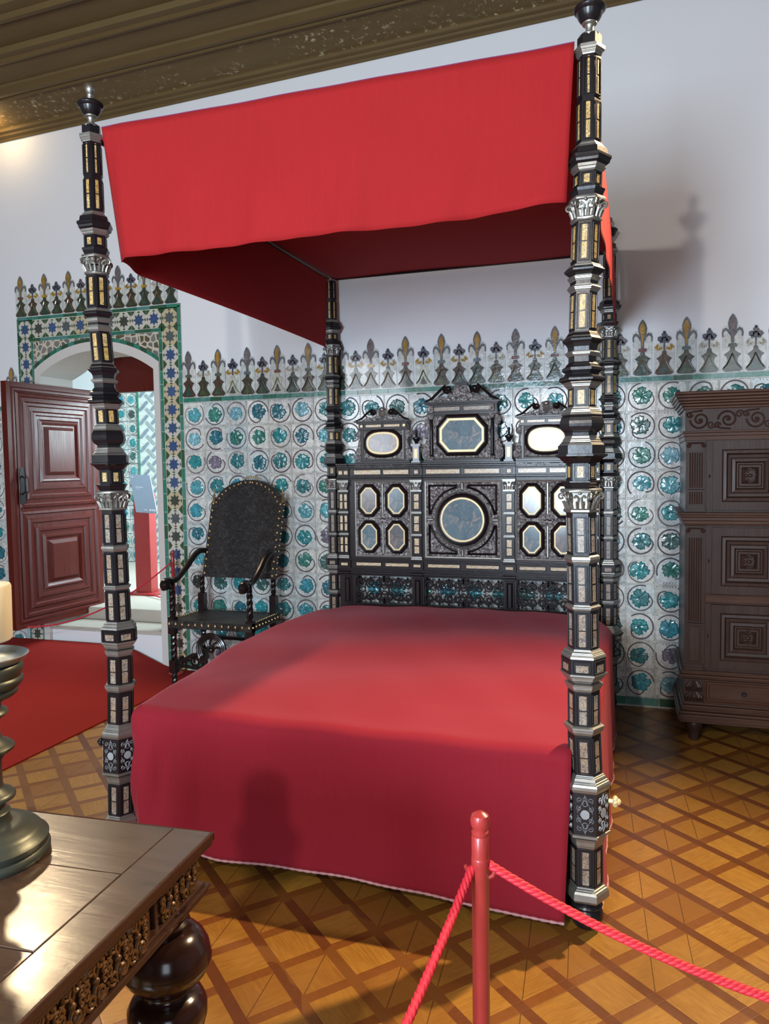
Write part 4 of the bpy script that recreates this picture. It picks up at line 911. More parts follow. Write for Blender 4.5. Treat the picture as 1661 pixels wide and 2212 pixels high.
# crest: three little aedicules and two urn pedestals
def crest(cx, half, zb, ze0, ze1, ztop, pic, colr=True, big=True):
    y = HY+.004; m = MB(); m.m = 0
    m.box((cx-half-.02, y-.020, zb), (cx+half+.02, y+.03, zb+.014)); m.box((cx-half+.012, y, zb+.014), (cx+half-.012, y+.025, ze0))
    m.box((cx-half-.004, y-.016, ze0), (cx+half+.004, y+.028, ze0+.010)); m.box((cx-half, y-.010, ze0+.010), (cx+half, y+.028, ze1-.014))
    m.box((cx-half-.010, y-.024, ze1-.014), (cx+half+.010, y+.028, ze1-.006)); m.box((cx-half-.022, y-.034, ze1-.006), (cx+half+.022, y+.028, ze1+.004))
    o = obj('crest_frame', m, HB, hb, bevel=.001)
    m = MB(); m.m = 0; m.box((cx-half+.026, y-.003, zb+.020), (cx+half-.026, y, ze0-.004)); m.m = 1
    m.rings((cx-half+.024, zb+.018, cx+half-.024, ze0-.003), [(0, .002), (0, .006), (.005, .008), (.009, .003)], (0, y, 0), EX, EZ, EN, cap=False)
    obj('embossed_panel', m, ['repousse', 'silver'], hb)
    # broken scrolled pediment
    m = MB(); ph = ztop-ze1; sw = half*(.50 if big else .45)
    for sg in (-1, 1):
        c = (cx+sg*sw*.80, ze1+ph*.66); sp = [(c[0]+sg*u, c[1]+v) for u, v in spiral(0, 0, ph*.24, .003, PI*.35, -1.6 if True else 1, 20)]
        pth = [(cx+sg*(half+.018), ze1+.006), (cx+sg*half*.86, ze1+ph*.22), (cx+sg*half*.68, ze1+ph*.52)]+sp
        m = MB(); m.tube([(p[0], y-.010, p[1]) for p in pth], [.004]+[.0085 if big else .0065]*2+[.0075 if big else .006]*len(sp), 8, flat=1.6, upv=(0, 1, 0))
        obj('pediment_scroll', m, HB, hb, smooth=True)
    m = MB()
    m.extr([(cx-half*.92, ze1+.004), (cx+half*.92, ze1+.004), (cx+half*.62, ze1+ph*.34), (cx+half*.30, ze1+ph*.26), (cx+half*.17, ze1+ph*.95), (cx-half*.17, ze1+ph*.95), (cx-half*.30, ze1+ph*.26), (cx-half*.62, ze1+ph*.34)], (0, y, 0), EX, EZ, EN, .006)
    for sg in (-1, 1): m.tube([(cx+sg*(half*.34+u), y-.010, ze1+ph*.36+v) for u, v in spiral(0, 0, .013, .003, 0, 1.3, 14)], .0035, 6)
    obj('tympanum', m, 'repousse', hb, smooth=True)
    if big:
        m = MB(); m.box((cx-.036, y-.02, ztop-.014), (cx+.036, y+.02, ztop)); m.box((cx-.028, y-.012, ztop-.02), (cx+.028, y+.016, ztop-.014)); obj('crest_cap', m, HB, hb)
    else:
        m = MB(); m.ball((cx, y-.008, ztop-.016), .021, 16, 10, .75); m.tube([(cx-.020, y-.012, ztop-.030), (cx, y-.018, ztop-.036), (cx+.020, y-.012, ztop-.030)], .007, 8)
        for k in range(5): m.tube([(cx-.016+.008*k, y-.018, ztop-.060), (cx-.014+.007*k, y-.022, ztop-.040)], [.003, .005], 6)
        obj('shell_ornament', m, 'silver', hb, smooth=True)
    # side volutes
    hgt = ze0-zb
    for sg in (-1, 1):
        m = MB(); X_ = cx+sg*(half-.010)
        A = [(0, .014), (.030, .016), (.044, .030), (.046, hgt*.22), (.036, hgt*.34), (.020, hgt*.46), (.010, hgt*.60), (.014, hgt*.74), (.028, hgt*.80), (.030, hgt*.90), (.018, hgt*.97), (0, hgt)]
        A = [(X_+sg*u*1.05, zb+v) for u, v in A]
        m.extr(A if sg > 0 else A[::-1], (0, y+.006, 0), EX, EZ, EN, .010)
        m.tube([(X_+sg*(.024+u), y-.007, zb+hgt*.18+v) for u, v in spiral(0, 0, .018, .004, 2, 1.5, 18)], .0042, 6)
        m.tube([(X_+sg*(.016+u), y-.007, zb+hgt*.84+v) for u, v in spiral(0, 0, .011, .003, 4, -1.4, 16)], .0036, 6)
        m.tube([(X_+sg*.040, y-.006, zb+hgt*.28), (X_+sg*.016, y-.006, zb+hgt*.48), (X_+sg*.008, y-.006, zb+hgt*.7)], .0032, 6)
        obj('side_volute', m, 'repousse', hb, smooth=True)
    pic(y-.003)
    zz0, zz1 = (ze0+.024, ze1-.028) if big else (ze0+.017, ze1-.021)
    L = [(cx-half+.012, cx-half+.022)] if not big else []
    xs_ = [(cx-half*.80, cx-.012), (cx+.012, cx+half*.80)] if big else [(cx-half*.70, cx-.010), (cx+.010, cx+half*.70)]
    for p, q in xs_: plate(p, q, zz0, zz1, y-.010, 'inlay_ivory' if big else 'inlay_hb')
    if not big:
        for sg in (-1, 1): plate(cx+sg*half*.88-.008, cx+sg*half*.88+.008, zz0, zz1, y-.010, 'gilt')
def pic_c(y): painting(octs(.85, 1.614, .158, .124, .062), y, .022, .014, 'paint_blue', .018)
crest(.85, .212, 1.452, 1.738, 1.812, 1.930, pic_c)
for sg in (-1, 1):
    m = MB(); X_ = .85+sg*.186; m.lathe([(1.486, .011), (1.49, .013), (1.494, .010), (1.50, .0095), (1.61, .009), (1.70, .0085), (1.704, .011), (1.710, .009)], 14, (X_, HY-.014)); obj('colonnette', m, 'ebony', hb, smooth=True)
    m = MB(); m.box((X_-.015, HY-.030, 1.464), (X_+.015, HY, 1.486)); m.lathe([(1.710, .009), (1.722, .012), (1.732, .016), (1.738, .017)], 10, (X_, HY-.014)); m.box((X_-.016, HY-.030, 1.752), (X_+.016, HY-.004, 1.794)); obj('colonnette_cap', m, 'repousse', hb)
for cx in (.348, 1.352):
    crest(cx, .158, 1.452, 1.660, 1.712, 1.800, lambda y, cx=cx: painting(ell(cx, 1.576, .126, .090, 48, 2.5), y, .020, .013, 'paint_brown', .016), big=False)
for cx in (.566, 1.134):
    m = MB(); m.m = 0; y0, y1 = HY-.022, HY+.018
    m.box((cx-.028, y0-.006, 1.452), (cx+.028, y1, 1.462)); m.box((cx-.020, y0, 1.462), (cx+.020, y1, 1.552)); m.box((cx-.030, y0-.008, 1.552), (cx+.030, y1, 1.566)); m.m = 1
    m.poly([(cx-.010, y0-.001, 1.478), (cx+.010, y0-.001, 1.478), (cx+.010, y0-.001, 1.536), (cx-.010, y0-.001, 1.536)])
    p = obj('urn_pedestal', m, ['scroll_silver', 'gilt'], hb)
    m = MB(); m.lathe([(1.566, .012), (1.574, .010), (1.580, .014), (1.590, .020), (1.598, .026), (1.604, .026), (1.608, .016), (1.616, .006), (1.622, .008), (1.630, .005), (1.636, .008), (1.646, .008), (1.654, .003)], 18, (cx, HY-.002)); obj('small_urn', m, 'ebony', hb, smooth=True)

# ------------------------------------------------------------------ crimson cover over the bed
def topz(x, y):
    n = .0035*math.sin(4.1*x+2.3*y)+.003*math.sin(9*y-3*x)+.0018*math.sin(17*x+11*y)
    return .572 - .010*smooth((x-1.0)/.7)*(1-smooth(y/1.2)) + n*1.6 - .008*(1-smooth(y/.25)) + .004*math.sin(PI*x/1.7)
def rc(v, a, b, r):   # rounded drop near an edge
    return 0
m = MB(); XL, XR, YF, YE = .030, 1.735, -.045, 2.115; rr = .045
# profile across one edge: flat -> quarter round -> hanging
NT_ = 66; NH = 34
def yl(s):            # left edge leans a little outward towards the head
    return lerp(XL+.045, XL-.085, smooth(s/.6)) if s < .6 else lerp(XL-.085, XL-.05, smooth((s-.6)/.4))
def topP(u, v):
    y = lerp(YF+rr, YE-.02, v); s = v
    xl = yl(s)+rr; xr = XR-rr - .075*smooth((s-.86)/.14) - .025*(1-smooth(s/.10))
    xl += .10*smooth((s-.90)/.10)
    x = lerp(xl, xr, u)
    yy = y - .018*abs(2*u-1)**6*smooth((s-.9)/.1)
    e = 0
    return (x, yy, topz(x, yy))
def quart(P, d, t):   # t 0..1 quarter turn outward d then down
    a = t*PI/2; return (P[0]+d[0]*rr*math.sin(a), P[1]+d[1]*rr*math.sin(a), P[2]-rr*(1-math.cos(a)))
m.grid(topP, NT_, NT_)
# front drop
def front(u, v):
    P0 = topP(u, 0)
    if v < .2: P = quart(P0, (0, -1), v/.2)
    else:
        t = (v-.2)/.8; Q = quart(P0, (0, -1), 1); hem = lerp(.105, .040, smooth(u/.22))*(1 if u < .22 else 1) + .018*math.sin(PI*min(1, u*1.1))-.012*smooth((u-.75)/.25)
        z = lerp(Q[2], hem, t); x = Q[0] - .020*t*u + .010*t*(1-u)
        w = smooth((.30-u)/.3)
        f = .010*math.sin(u*9+.6)*t + w*.028*math.sin(u*58+1.5*t)*math.sin(PI*min(1, t*1.1)) + .004*math.sin(u*33)*t + .004*math.sin(11*t+u*5)*(1-t)
        P = (x, Q[1] - .012*t + f*-.8, z)
    return P
m.grid(front, NT_, NH)
def side(u, v):
    P0 = topP(1, u)
    if v < .2: P = quart(P0, (1, 0), v/.2)
    else:
        t = (v-.2)/.8; Q = quart(P0, (1, 0), 1); hem = .035 + .012*math.sin(5*u)
        fl = .040*t*(1-.5*u) + .030*t*smooth((.10-u)/.10)
        f = (.010*math.sin(u*26)+.006*math.sin(u*61+2))*t
        P = (Q[0]+fl*.55+f*.7, Q[1]+.010*(1-u)*t, lerp(Q[2], hem, t))
    return P
m.grid(side, NT_, NH)
def left(u, v):
    P0 = topP(0, u)
    if v < .2: P = quart(P0, (-1, 0), v/.2)
    else:
        t = (v-.2)/.8; Q = quart(P0, (-1, 0), 1)
        P = (Q[0]-.012*t-(.008*math.sin(u*30))*t, Q[1]+.04*(1-u)*t, lerp(Q[2], .045, t))
    return P
m.grid(left, NT_, NH)
def headend(u, v):
    P0 = topP(u, 1); return (P0[0], P0[1]+.02*math.sin(v*PI/2), P0[2]-.10*v)
m.grid(headend, NT_, 4)
# gathered corner cloth by the front-left post
def gather(u, v):
    A, B = Vector(left(0, v)), Vector(front(0, v)); t = max(0, (v-.2)/.8); P = A.lerp(B, u)
    bul = math.sin(PI*u)*(.018*min(1, v/.2)+.012*math.sin(5*u+9*t)*smooth(t*4)*(1-.4*t))
    return (P.x-bul*.7, P.y-bul*.7, P.z)
m.grid(gather, 14, NH)
sp = obj('bedspread', m, 'spread', smooth=True, angle=180, label='crimson velvet cover spread over the four-poster bed, hanging to the floor', cat='bedspread', merge=True)
s = sp.modifiers.new('cloth', 'SOLIDIFY'); s.thickness = .003; s.offset = -1
m = MB(); hp = [front(k/160, 1) for k in range(161)]; tw = []
m.tube(hp, [.0042+.0012*math.sin(k*2.1) for k in range(161)], 7); hp = [side(k/120, 1) for k in range(121)]; m.tube(hp, [.004+.0011*math.sin(k*2.1) for k in range(121)], 7)
obj('hem_cord', m, 'hem', sp, smooth=True, label='pale pink twisted cord along the hem')
# ================================================================== CABINET
cab = empty('tall_cabinet', (2.60, 2.0, 0), 'tall dark carved oak cabinet with panelled doors, against the wall right of the bed', 'cabinet')
CX0, CX1, CYF, CYB = 2.085, 3.109, 1.765, 2.270
cw = (CX1-CX0)
m = MB()
def band(z0, z1, d, x0=None, x1=None): m.box((CX0-d if x0 is None else x0, CYF-d, z0), (CX1+d if x1 is None else x1, CYB, z1))
band(.20, 1.60, 0)
obj('carcass', m, 'oak', cab, bevel=.003)
m = MB(); band(1.765, 1.780, .055); band(1.750, 1.765, .048); band(1.735, 1.750, .040); band(1.722, 1.735, .034); band(1.708, 1.722, .022); band(1.694, 1.708, .014); obj('cornice', m, 'oak_h', cab, bevel=.004)
m = MB(); band(1.576, 1.586, .016); band(1.560, 1.576, .010); band(1.538, 1.560, .006); obj('architrave', m, 'oak_h', cab, bevel=.002)
m = MB(); m.box((CX0-.004, CYF-.004, 1.586), (CX1+.004, CYB, 1.694))
def scr(m, pts, y, r): m.tube([(x, y, z) for x, z in pts], r, 6)
y = CYF-.006; n = 8; st = cw/n
for k in range(n):
    c = CX0+st*(k+.5); up_ = 1 if k % 2 else -1
    scr(m, [(c+u, 1.640+up_*v) for u, v in spiral(0, 0, .046, .006, PI, -1.6, 26)], y, .0052); scr(m, [(c+u, 1.640+up_*v) for u, v in spiral(.052, .024, .020, .004, 0, 1.3, 16)], y, .004)
    scr(m, [(c+u, 1.640+up_*v) for u, v in spiral(-.048, -.028, .016, .004, 0, 1.3, 14)], y, .004); m.ball((c, y, 1.640), .008, 8, 6)
    scr(m, [(c-st/2, 1.640-up_*.03), (c-st*.25, 1.640-up_*.042), (c+st*.1, 1.640-up_*.046)], y, .0045)
obj('carved_frieze', m, 'oak', cab, smooth=True, angle=45)
m = MB(); band(1.168, 1.180, .040); band(1.156, 1.168, .030); band(1.138, 1.156, .022); band(1.120, 1.138, .012); band(1.112, 1.120, .005); obj('middle_cornice', m, 'oak_h', cab, bevel=.003)
m = MB(); band(.344, .356, .024); band(.356, .376, .014); band(.334, .344, .012); obj('lower_moulding', m, 'oak_h', cab, bevel=.003)
m = MB(); band(.195, .207, .004); band(.165, .195, .012); band(.150, .165, .024); band(.118, .150, .030); band(.106, .118, .020); obj('plinth', m, 'oak_h', cab, bevel=.004)
pw = .096; cols = [CX0, (CX0+CX1)/2-pw/2, CX1-pw]
for x in cols:
    for z0, z1, tier in ((1.185, 1.538, 0), (.380, 1.112, 1)):
        m = MB(); y = CYF-.012; c = x+pw/2
        m.box((x, CYF-.006, z0), (x+pw, CYF, z1)); m.box((x+.010, y, z0+.02), (x+pw-.010, CYF, z1-.02))
        m.box((x+.002, y-.010, z0), (x+pw-.002, CYF, z0+.012)); m.box((x+.006, y-.006, z0+.012), (x+pw-.006, CYF, z0+.030))
        m.box((x+.002, y-.008, z1-.008), (x+pw-.002, CYF, z1)); m.box((x+.006, y-.005, z1-.050), (x+pw-.006, CYF, z1-.044))
        for sg in (-1, 1): m.tube([(c+sg*(.036+u), y-.004, z1-.024+v) for u, v in spiral(0, 0, .012, .002, PI/2, -sg*1.4 if False else 1.4, 14)], .0035, 6)
        m.tube([(c-.034, y-.004, z1-.012), (c+.034, y-.004, z1-.012)], .004, 6)
        fl0 = z0+.035+(z1-z0)*.28 if tier else z0+.11
        for a, b in ((fl0+.008, z1-.056), (z0+.036, fl0-.008)):
            m.box((x+.014, y-.003, (b+.001) if b < fl0 else a-.010), (x+pw-.014, CYF, (b+.009) if b < fl0 else a-.004))
            if tier and b < fl0:
                m.rings((x+.016, a, x+pw-.016, b-.004), [(0, 0), (.001, .004), (.006, .004), (.008, .001)], (0, y, 0), (1,0,0), (0,0,1), (0,-1,0)); continue
            for k in range(6): m.tube([(c-.0275+.011*k, y-.001, a), (c-.0275+.011*k, y-.001, b-.004)], .0038, 6)
        obj('fluted_pilaster', m, 'oak', cab, smooth=True)
dstp = [(0, 0), (.0, .012), (.030, .012), (.034, .020), (.044, .021), (.050, .010), (.060, .009), (.064, .014), (.074, .015), (.080, .006), (.084, .006), (.088, .010), (.095, .010), (.099, .004), (.108, .012), (.1085, .012)]
for kx in range(2):
    x0 = cols[kx]+pw+.002; x1 = cols[kx+1]-.002; mid = (x0+x1)/2
    for z0, z1 in ((1.192, 1.532), (.772, 1.104), (.396, .718)):
        for dx0, dx1, sg in ((x0, x1, 1 if kx == 0 else -1),):
            if kx == 0 or True:
                m = MB(); W_ = (dx1-dx0); s_ = 1.36
                m.box((dx0, CYF-.006, z0), (dx1, CYF, z1))
                inset0 = .018
                m.rings((dx0+.028*(sg > 0), z0, dx1-.028*(sg < 0), z1), [(a*s_, b*1.6+.002) for a, b in dstp], (0, CYF, 0), (1,0,0), (0,0,1), (0,-1,0))
                d = obj('door', m, 'oak', cab)
                cxx = (dx0+.028*(sg > 0)+dx1-.028*(sg < 0))/2; czz = (z0+z1)/2
                m = MB()
                for a in range(8):
                    m.tube([(cxx+.018*math.cos(a*PI/4)+u, CYF-.022, czz+.032*math.sin(a*PI/4)+v) for u, v in spiral(0, 0, .009, .002, a, 1.2, 10)], .0028, 5)
                m.ball((cxx, CYF-.021, czz), .011, 12, 6); obj('carved_boss', m, 'oak', d, smooth=True)
                m = MB(); kx_ = dx0+.014 if sg > 0 else dx1-.014
                m.extr([(kx_+.004*math.cos(t*PI/4), czz-.002+.010*math.sin(t*PI/4)) for t in range(8)], (0, CYF-.006, 0), (1,0,0), (0,0,1), (0,-1,0), .001); obj('keyhole', m, 'blackgap', d)
    m = MB(); m.box((x0, CYF-.004, .725), (x1, CYF, .765)); m.box((x0, CYF-.010, .722), (x1, CYF, .728)); m.box((x0, CYF-.010, .762), (x1, CYF, .768)); obj('rail', m, 'oak_h', cab, bevel=.002)
    m = MB(); m.rings((x0, .212, x1, .330), [(0, 0), (0, .010), (.006, .010), (.012, .004), (.020, .004), (.024, .008)], (0, CYF, 0), (1,0,0), (0,0,1), (0,-1,0)); d = obj('drawer', m, 'oak_h', cab)
    m = MB(); m.lathe([(0, .010), (.004, .006), (.012, .006), (.018, .012), (.024, .010)], 12); m.v = [(mid+a, CYF-.006-c, .270+b) for a, b, c in m.v]; obj('drawer_knob', m, 'ebony', d, smooth=True)
for x in cols:
    m = MB(); c = x+pw/2; m.box((x, CYF-.010, .208), (x+pw, CYF, .332))
    for k in range(-3, 4): m.tube([(c+k*.005, CYF-.014, .322), (c+k*.011, CYF-.022, .295), (c+k*.012, CYF-.018, .270)], [.004, .007, .003], 6); m.tube([(c+k*.005, CYF-.014, .268), (c+k*.012, CYF-.024, .242), (c+k*.013, CYF-.018, .218)], [.004, .008, .004], 6)
    obj('acanthus_block', m, 'oak', cab, smooth=True)
for x in (CX0+.055, CX1-.055):
    for y in (CYF+.050, CYB-.06):
        m = MB(); m.lathe([(0, .020), (.006, .026), (.02, .027), (.055, .031), (.070, .040), (.090, .043), (.100, .040), (.108, .034)], 20, (x, y)); obj('foot', m, 'oak', cab, smooth=True)

# ================================================================== ARMCHAIR
ch = empty('leather_armchair', (-.66, 1.95, 0), 'black high-backed armchair with tooled leather, brass studs and twisted legs, left of the bed', 'armchair')
SX0, SX1, SYF, SYB, SZ = -.955, -.365, 1.750, 2.135, .470
def spun(m, x, y, z0, z1, r=.017, turns=2.6, x2=None):
    x2 = x if x2 is None else x2; N = 40
    for ph in (0, PI):
        P = []
        for k in range(N+1):
            t = k/N; a = ph+turns*2*PI*t; P.append((lerp(x, x2, t)+r*.45*math.cos(a), y+r*.45*math.sin(a), lerp(z0, z1, t)))
        m.tube(P, r*.68, 7)
def block(m, x, y, z0, z1, h=.022): m.box((x-h, y-h, z0), (x+h, y+h, z1))
for i, (x, y) in enumerate(((SX0+.022, SYF+.022), (SX1-.022, SYF+.022), (SX0+.03, SYB-.02), (SX1-.03, SYB-.02))):
    m = MB(); m.lathe([(0, .016), (.010, .021), (.022, .021), (.034, .014), (.040, .018)], 12, (x, y)); spun(m, x, y, .035, .150, .018, 1.6); block(m, x, y, .145, .225)
    spun(m, x, y, .222, .395, .018, 2.2); block(m, x, y, .392, SZ+.03 if i < 2 else .60)
    if i < 2: m.lathe([(SZ+.03, .022), (SZ+.04, .014), (SZ+.05, .018), (SZ+.056, .013)], 12, (x, y)); spun(m, x, y, SZ+.05, .685, .018, 2.0); m.lathe([(.680, .013), (.686, .019), (.695, .016), (.71, .018)], 12, (x, y))
    else: m.lathe([(.60, .022), (.61, .013), (.62, .018), (.63, .013)], 12, (x, y)); spun(m, x, y, .62, .72, .016, 1.4)
    obj('leg', m, 'chairwood', ch, smooth=True)
m = MB()
def seatz(u, v): return SZ+.012 - .016*math.sin(PI*u)*math.sin(PI*v)
m.grid(lambda u, v: (lerp(SX0, SX1, u), lerp(SYF, SYB, v), seatz(u, v)), 14, 10)
m.box((SX0, SYF-.002, SZ-.036), (SX1, SYF+.010, SZ+.013)); m.box((SX0, SYF, SZ-.036), (SX0+.010, SYB, SZ+.013)); m.box((SX1-.010, SYF, SZ-.036), (SX1, SYB, SZ+.013)); m.box((SX0, SYB-.01, SZ-.036), (SX1, SYB, SZ+.013))
st = obj('seat', m, 'leather', ch, smooth=True)
m = MB(); k = 0
for j in range(13): x = lerp(SX0+.014, SX1-.014, j/12); m.ball((x, SYF-.004, SZ-.010), .0105, 10, 6)
for j in range(9):
    yy = lerp(SYF+.014, SYB-.03, j/8)
    for x in (SX0-.002, SX1+.002): m.ball((x, yy, SZ-.010), .0095, 8, 5)
for j in range(16):
    yy = lerp(SYF+.012, SYB-.03, j/15)
    for x in (SX0+.010, SX1-.010): m.ball((x, yy, SZ+.013), .0065, 8, 5)
obj('seat_studs', m, 'stud', st, smooth=True, kind='stuff')
# back: arched leather panel leaning slightly towards the wall
BX0, BX1, BZ0 = -.895, -.365, .715
def byl(z): return 2.085 + .125*(z-BZ0)/.62
def outline(ins=0):
    w = (BX1-BX0)/2-ins; c = (BX0+BX1)/2; pts = [(c-w, BZ0+ins), (c+w, BZ0+ins), (c+w, 1.205), (c+w-.012, 1.215)]
    pts += [(c+(w-.03)*math.cos(a), 1.215+(.140-ins*.6)*(math.sin(a)**1.12)) for a in [PI*k/18 for k in range(1, 18)]]
    pts = pts+[(c-w+.012, 1.215), (c-w, 1.205)]
    return [(x+.035*(z-BZ0)/.62, z) for x, z in pts]
m = MB(); P = outline()
f1 = m.pts([(x, byl(z)-.014, z) for x, z in P]); f2 = m.pts([(x, byl(z)+.014, z) for x, z in P]); n = len(P)
Pi = outline(.075); g1 = m.pts([(x, byl(z)-.020, z) for x, z in Pi])
for k in range(n): m.face((f1+k, f1+(k+1) % n, g1+(k+1) % n, g1+k)); m.face((f1+k, f1+(k+1) % n, f2+(k+1) % n, f2+k))
m.face([g1+k for k in range(n)]); m.face([f2+k for k in range(n)][::-1])
bk = obj('backrest', m, 'leather', ch)
m = MB(); per = P[1:]+[P[0]]
seg = []
for a, b in zip(P, P[1:]+[P[0]]):
    L = math.hypot(b[0]-a[0], b[1]-a[1]); seg.append((a, b, L))
tot = sum(s[2] for s in seg); pos = 0; d = .0
acc = 0; nxt = .02
for a, b, L in seg[1:]:
    while nxt <= acc+L:
        t = (nxt-acc)/L; x, z = lerp(a[0], b[0], t), lerp(a[1], b[1], t); c = (BX0+BX1)/2+.02
        xi = x-.016*(1 if x > c+.05 else -1 if x < c-.05 else 0); zi = z-(.016 if z > 1.2 else 0)
        m.ball((xi, byl(zi)-.016, zi), .0115 if z < 1.2 else .010, 10, 6); nxt += .046 if z < 1.2 else .034
    acc += L
for j in range(13):
    for x in (BX0, BX1): z = lerp(.74, 1.19, j/12); m.ball((x+.035*(z-BZ0)/.62, byl(z)+.004, z), .008, 8, 5)
for k in range(9):          # small brass crest at the top of the arch
    a = PI*(k+1)/10; m.ball(((BX0+BX1)/2+.035+.055*math.cos(a), byl(1.35), 1.352+.022*math.sin(a)), .007, 8, 5)
for x in (BX0+.042, BX1+.020):
    m.lathe([(1.205, .014), (1.215, .017), (1.225, .008), (1.235, .014), (1.243, .006), (1.255, .009), (1.262, .004), (1.285, .0045), (1.30, .001)], 10, (x, byl(1.2)))
obj('back_studs', m, 'stud', bk, smooth=True, kind='stuff')
for x, sg in ((SX0+.022, -1), (SX1-.022, 1)):
    m = MB(); bx = (BX0+.01 if sg < 0 else BX1-.01)
    P = [(bx, byl(.90)-.01, .885), (bx-.004*sg*-1, 2.04, .892), (lerp(bx, x, .3), 1.98, .862), (lerp(bx, x, .6), 1.90, .790), (lerp(bx, x, .85), 1.83, .740), (x, 1.775, .728), (x, 1.735, .738), (x, 1.705, .736), (x, 1.690, .715), (x, 1.700, .695)]
    # smooth the path
    Q = []
    for k in range(len(P)-1):
        p0, p1, p2, p3 = [Vector(P[max(0, min(len(P)-1, k+j))]) for j in (-1, 0, 1, 2)]
        for t in (0, .25, .5, .75): Q.append(tuple(.5*((2*p1)+(p2-p0)*t+(2*p0-5*p1+4*p2-p3)*t*t+(3*p1-p0-3*p2+p3)*t**3)))
    Q.append(P[-1]); n = len(Q)
    m.tube(Q, [lerp(.019, .021, smooth(k/n)) + (.006*smooth((k-n*.7)/(n*.15))) for k in range(n)], 10)
    m.ball((x, 1.708, .712), .033, 14, 10); obj('armrest', m, 'chairwood', ch, smooth=True)
# carved front stretcher: hoop, hub and scrolls
m = MB(); c = -.660; y = SYF+.022; z = .305
for r, w in ((.098, .010), (.085, .006), (.073, .007)): m.tube([(c+r*math.cos(a), y-.004, z+r*math.sin(a)) for a in [math.radians(-30+240*k/30) for k in range(31)]], w, 8)
for k in range(5):
    a = math.radians(10+40*k); m.tube([(c+.012*math.cos(a), y, z+.012*math.sin(a)), (c+.04*math.cos(a+.3), y, z+.04*math.sin(a+.3)), (c+.07*math.cos(a), y, z+.07*math.sin(a))], .0075, 6)
m.ball((c, y, z), .020, 12, 8)
for sg in (-1, 1):
    for cx, cz_, r0_ in ((.115, .225, .040), (.205, .215, .034), (.055, .232, .030)):
        m.tube([(c+sg*(cx+u), y, cz_+v) for u, v in spiral(0, 0, r0_, .008, PI*.5, -1.4, 20)], .0085, 7)
    m.tube([(c+sg*.02, y, .190), (c+sg*.10, y, .182), (c+sg*.20, y, .190), (c+sg*.262, y, .180)], .012, 8)
    m.tube([(c+sg*.095, y, .275), (c+sg*.14, y, .268), (c+sg*.20, y, .235), (c+sg*.262, y, .210)], .008, 8)
obj('front_stretcher', m, 'chairwood', ch, smooth=True)
for x in (SX0+.022, SX1-.022):
    m = MB(); m.tube([(x, SYF+.03, .185), (x, SYB-.03, .185)], .013, 8); obj('side_stretcher', m, 'chairwood', ch, smooth=True)
m = MB(); m.tube([(SX0+.03, SYB-.02, .30), (SX1-.03, SYB-.02, .30)], .013, 8); obj('back_stretcher', m, 'chairwood', ch, smooth=True)

# ================================================================== TABLE IN THE FOREGROUND
ang = math.radians(3.4)
TC = Vector((1.121, -1.198, 0)); ux = Vector((math.cos(ang), math.sin(ang), 0)); uy = Vector((math.sin(math.radians(5.0))*-1, math.cos(math.radians(5.0)), 0)); uy = Vector((-math.sin(ang), math.cos(ang), 0))
tb = empty('carved_table', (TC.x-.3, TC.y-.6, 0), 'heavy dark wooden table with bulbous turned legs and carved frieze in the foreground', 'table')
# local frame: a = distance left of the corner (towards -x), b = distance towards the viewer
def TP(a, b, z): p = TC - ux*a - uy*b; return (p.x, p.y, z)
TM = Matrix(((-ux.x, -uy.x, 0, TC.x), (-ux.y, -uy.y, 0, TC.y), (0, 0, 1, 0), (0, 0, 0, 1)))
TW, TL, TH = 0.84, 1.55, .780
m = MB(TM); br = random.Random(8); b0 = 0
for wd_ in (.165, .205, .15, .21, .19, .23, .40):
    h = br.uniform(-.0009, .0003); m.box((.076, b0+.0008, TH-.008), (TW-.076, min(TL, b0+wd_)-.0012, TH+h)); b0 += wd_
m.box((0, 0, TH-.008), (.0745, .62, TH-.0003)); m.box((0, .621, TH-.008), (.0745, TL, TH-.0008)); m.box((TW-.0745, 0, TH-.008), (TW, TL, TH-.0004))
m.box((.004, .004, TH-.012), (TW-.004, TL-.004, TH-.0045))
for a in (.035, .095, .125):
    for b in (.655, .70, .86): m.lathe([(TH-.002, .0035), (TH+.0004, .0035)], 8, (a+br.uniform(-.01, .01), b+br.uniform(-.01, .01)))
obj('table_top', m, 'tabletop', tb, bevel=.002)
def ring_mould(m, z0, z1, out):
    m.box((-out, -out, z0), (TW+out, TL+out, z1))
for nm, lst in (('edge_moulding', ((TH-.016, TH-.0005, .004), (TH-.024, TH-.016, .011), (TH-.030, TH-.024, .005))), ('lower_moulding', ((.687, .693, .000), (.681, .687, .008), (.671, .681, .004), (.665, .671, -.004)))):
    m = MB(TM)
    for z0, z1, o in lst:
        if nm == 'edge_moulding' and z1 > TH-.01:
            for q in (((-o, -o, z0), (TW+o, 0, z1)), ((-o, TL, z0), (TW+o, TL+o, z1)), ((-o, 0, z0), (0, TL, z1)), ((TW, 0, z0), (TW+o, TL, z1))): m.box(*q)
        else: ring_mould(m, z0, z1, o-.01)
    obj(nm, m, 'table', tb, bevel=.002)
m = MB(TM); m.box((.020, .020, .68), (TW-.02, .160, TH-.020)); m.box((.020, TL-.160, .68), (TW-.02, TL-.02, TH-.02)); m.box((.045, .185, .68), (TW-.045, TL-.185, TH-.020)); m.box((.13, .1, .69), (TW-.06, TL-.1, TH-.02))
obj('apron', m, 'table', tb, bevel=.002)
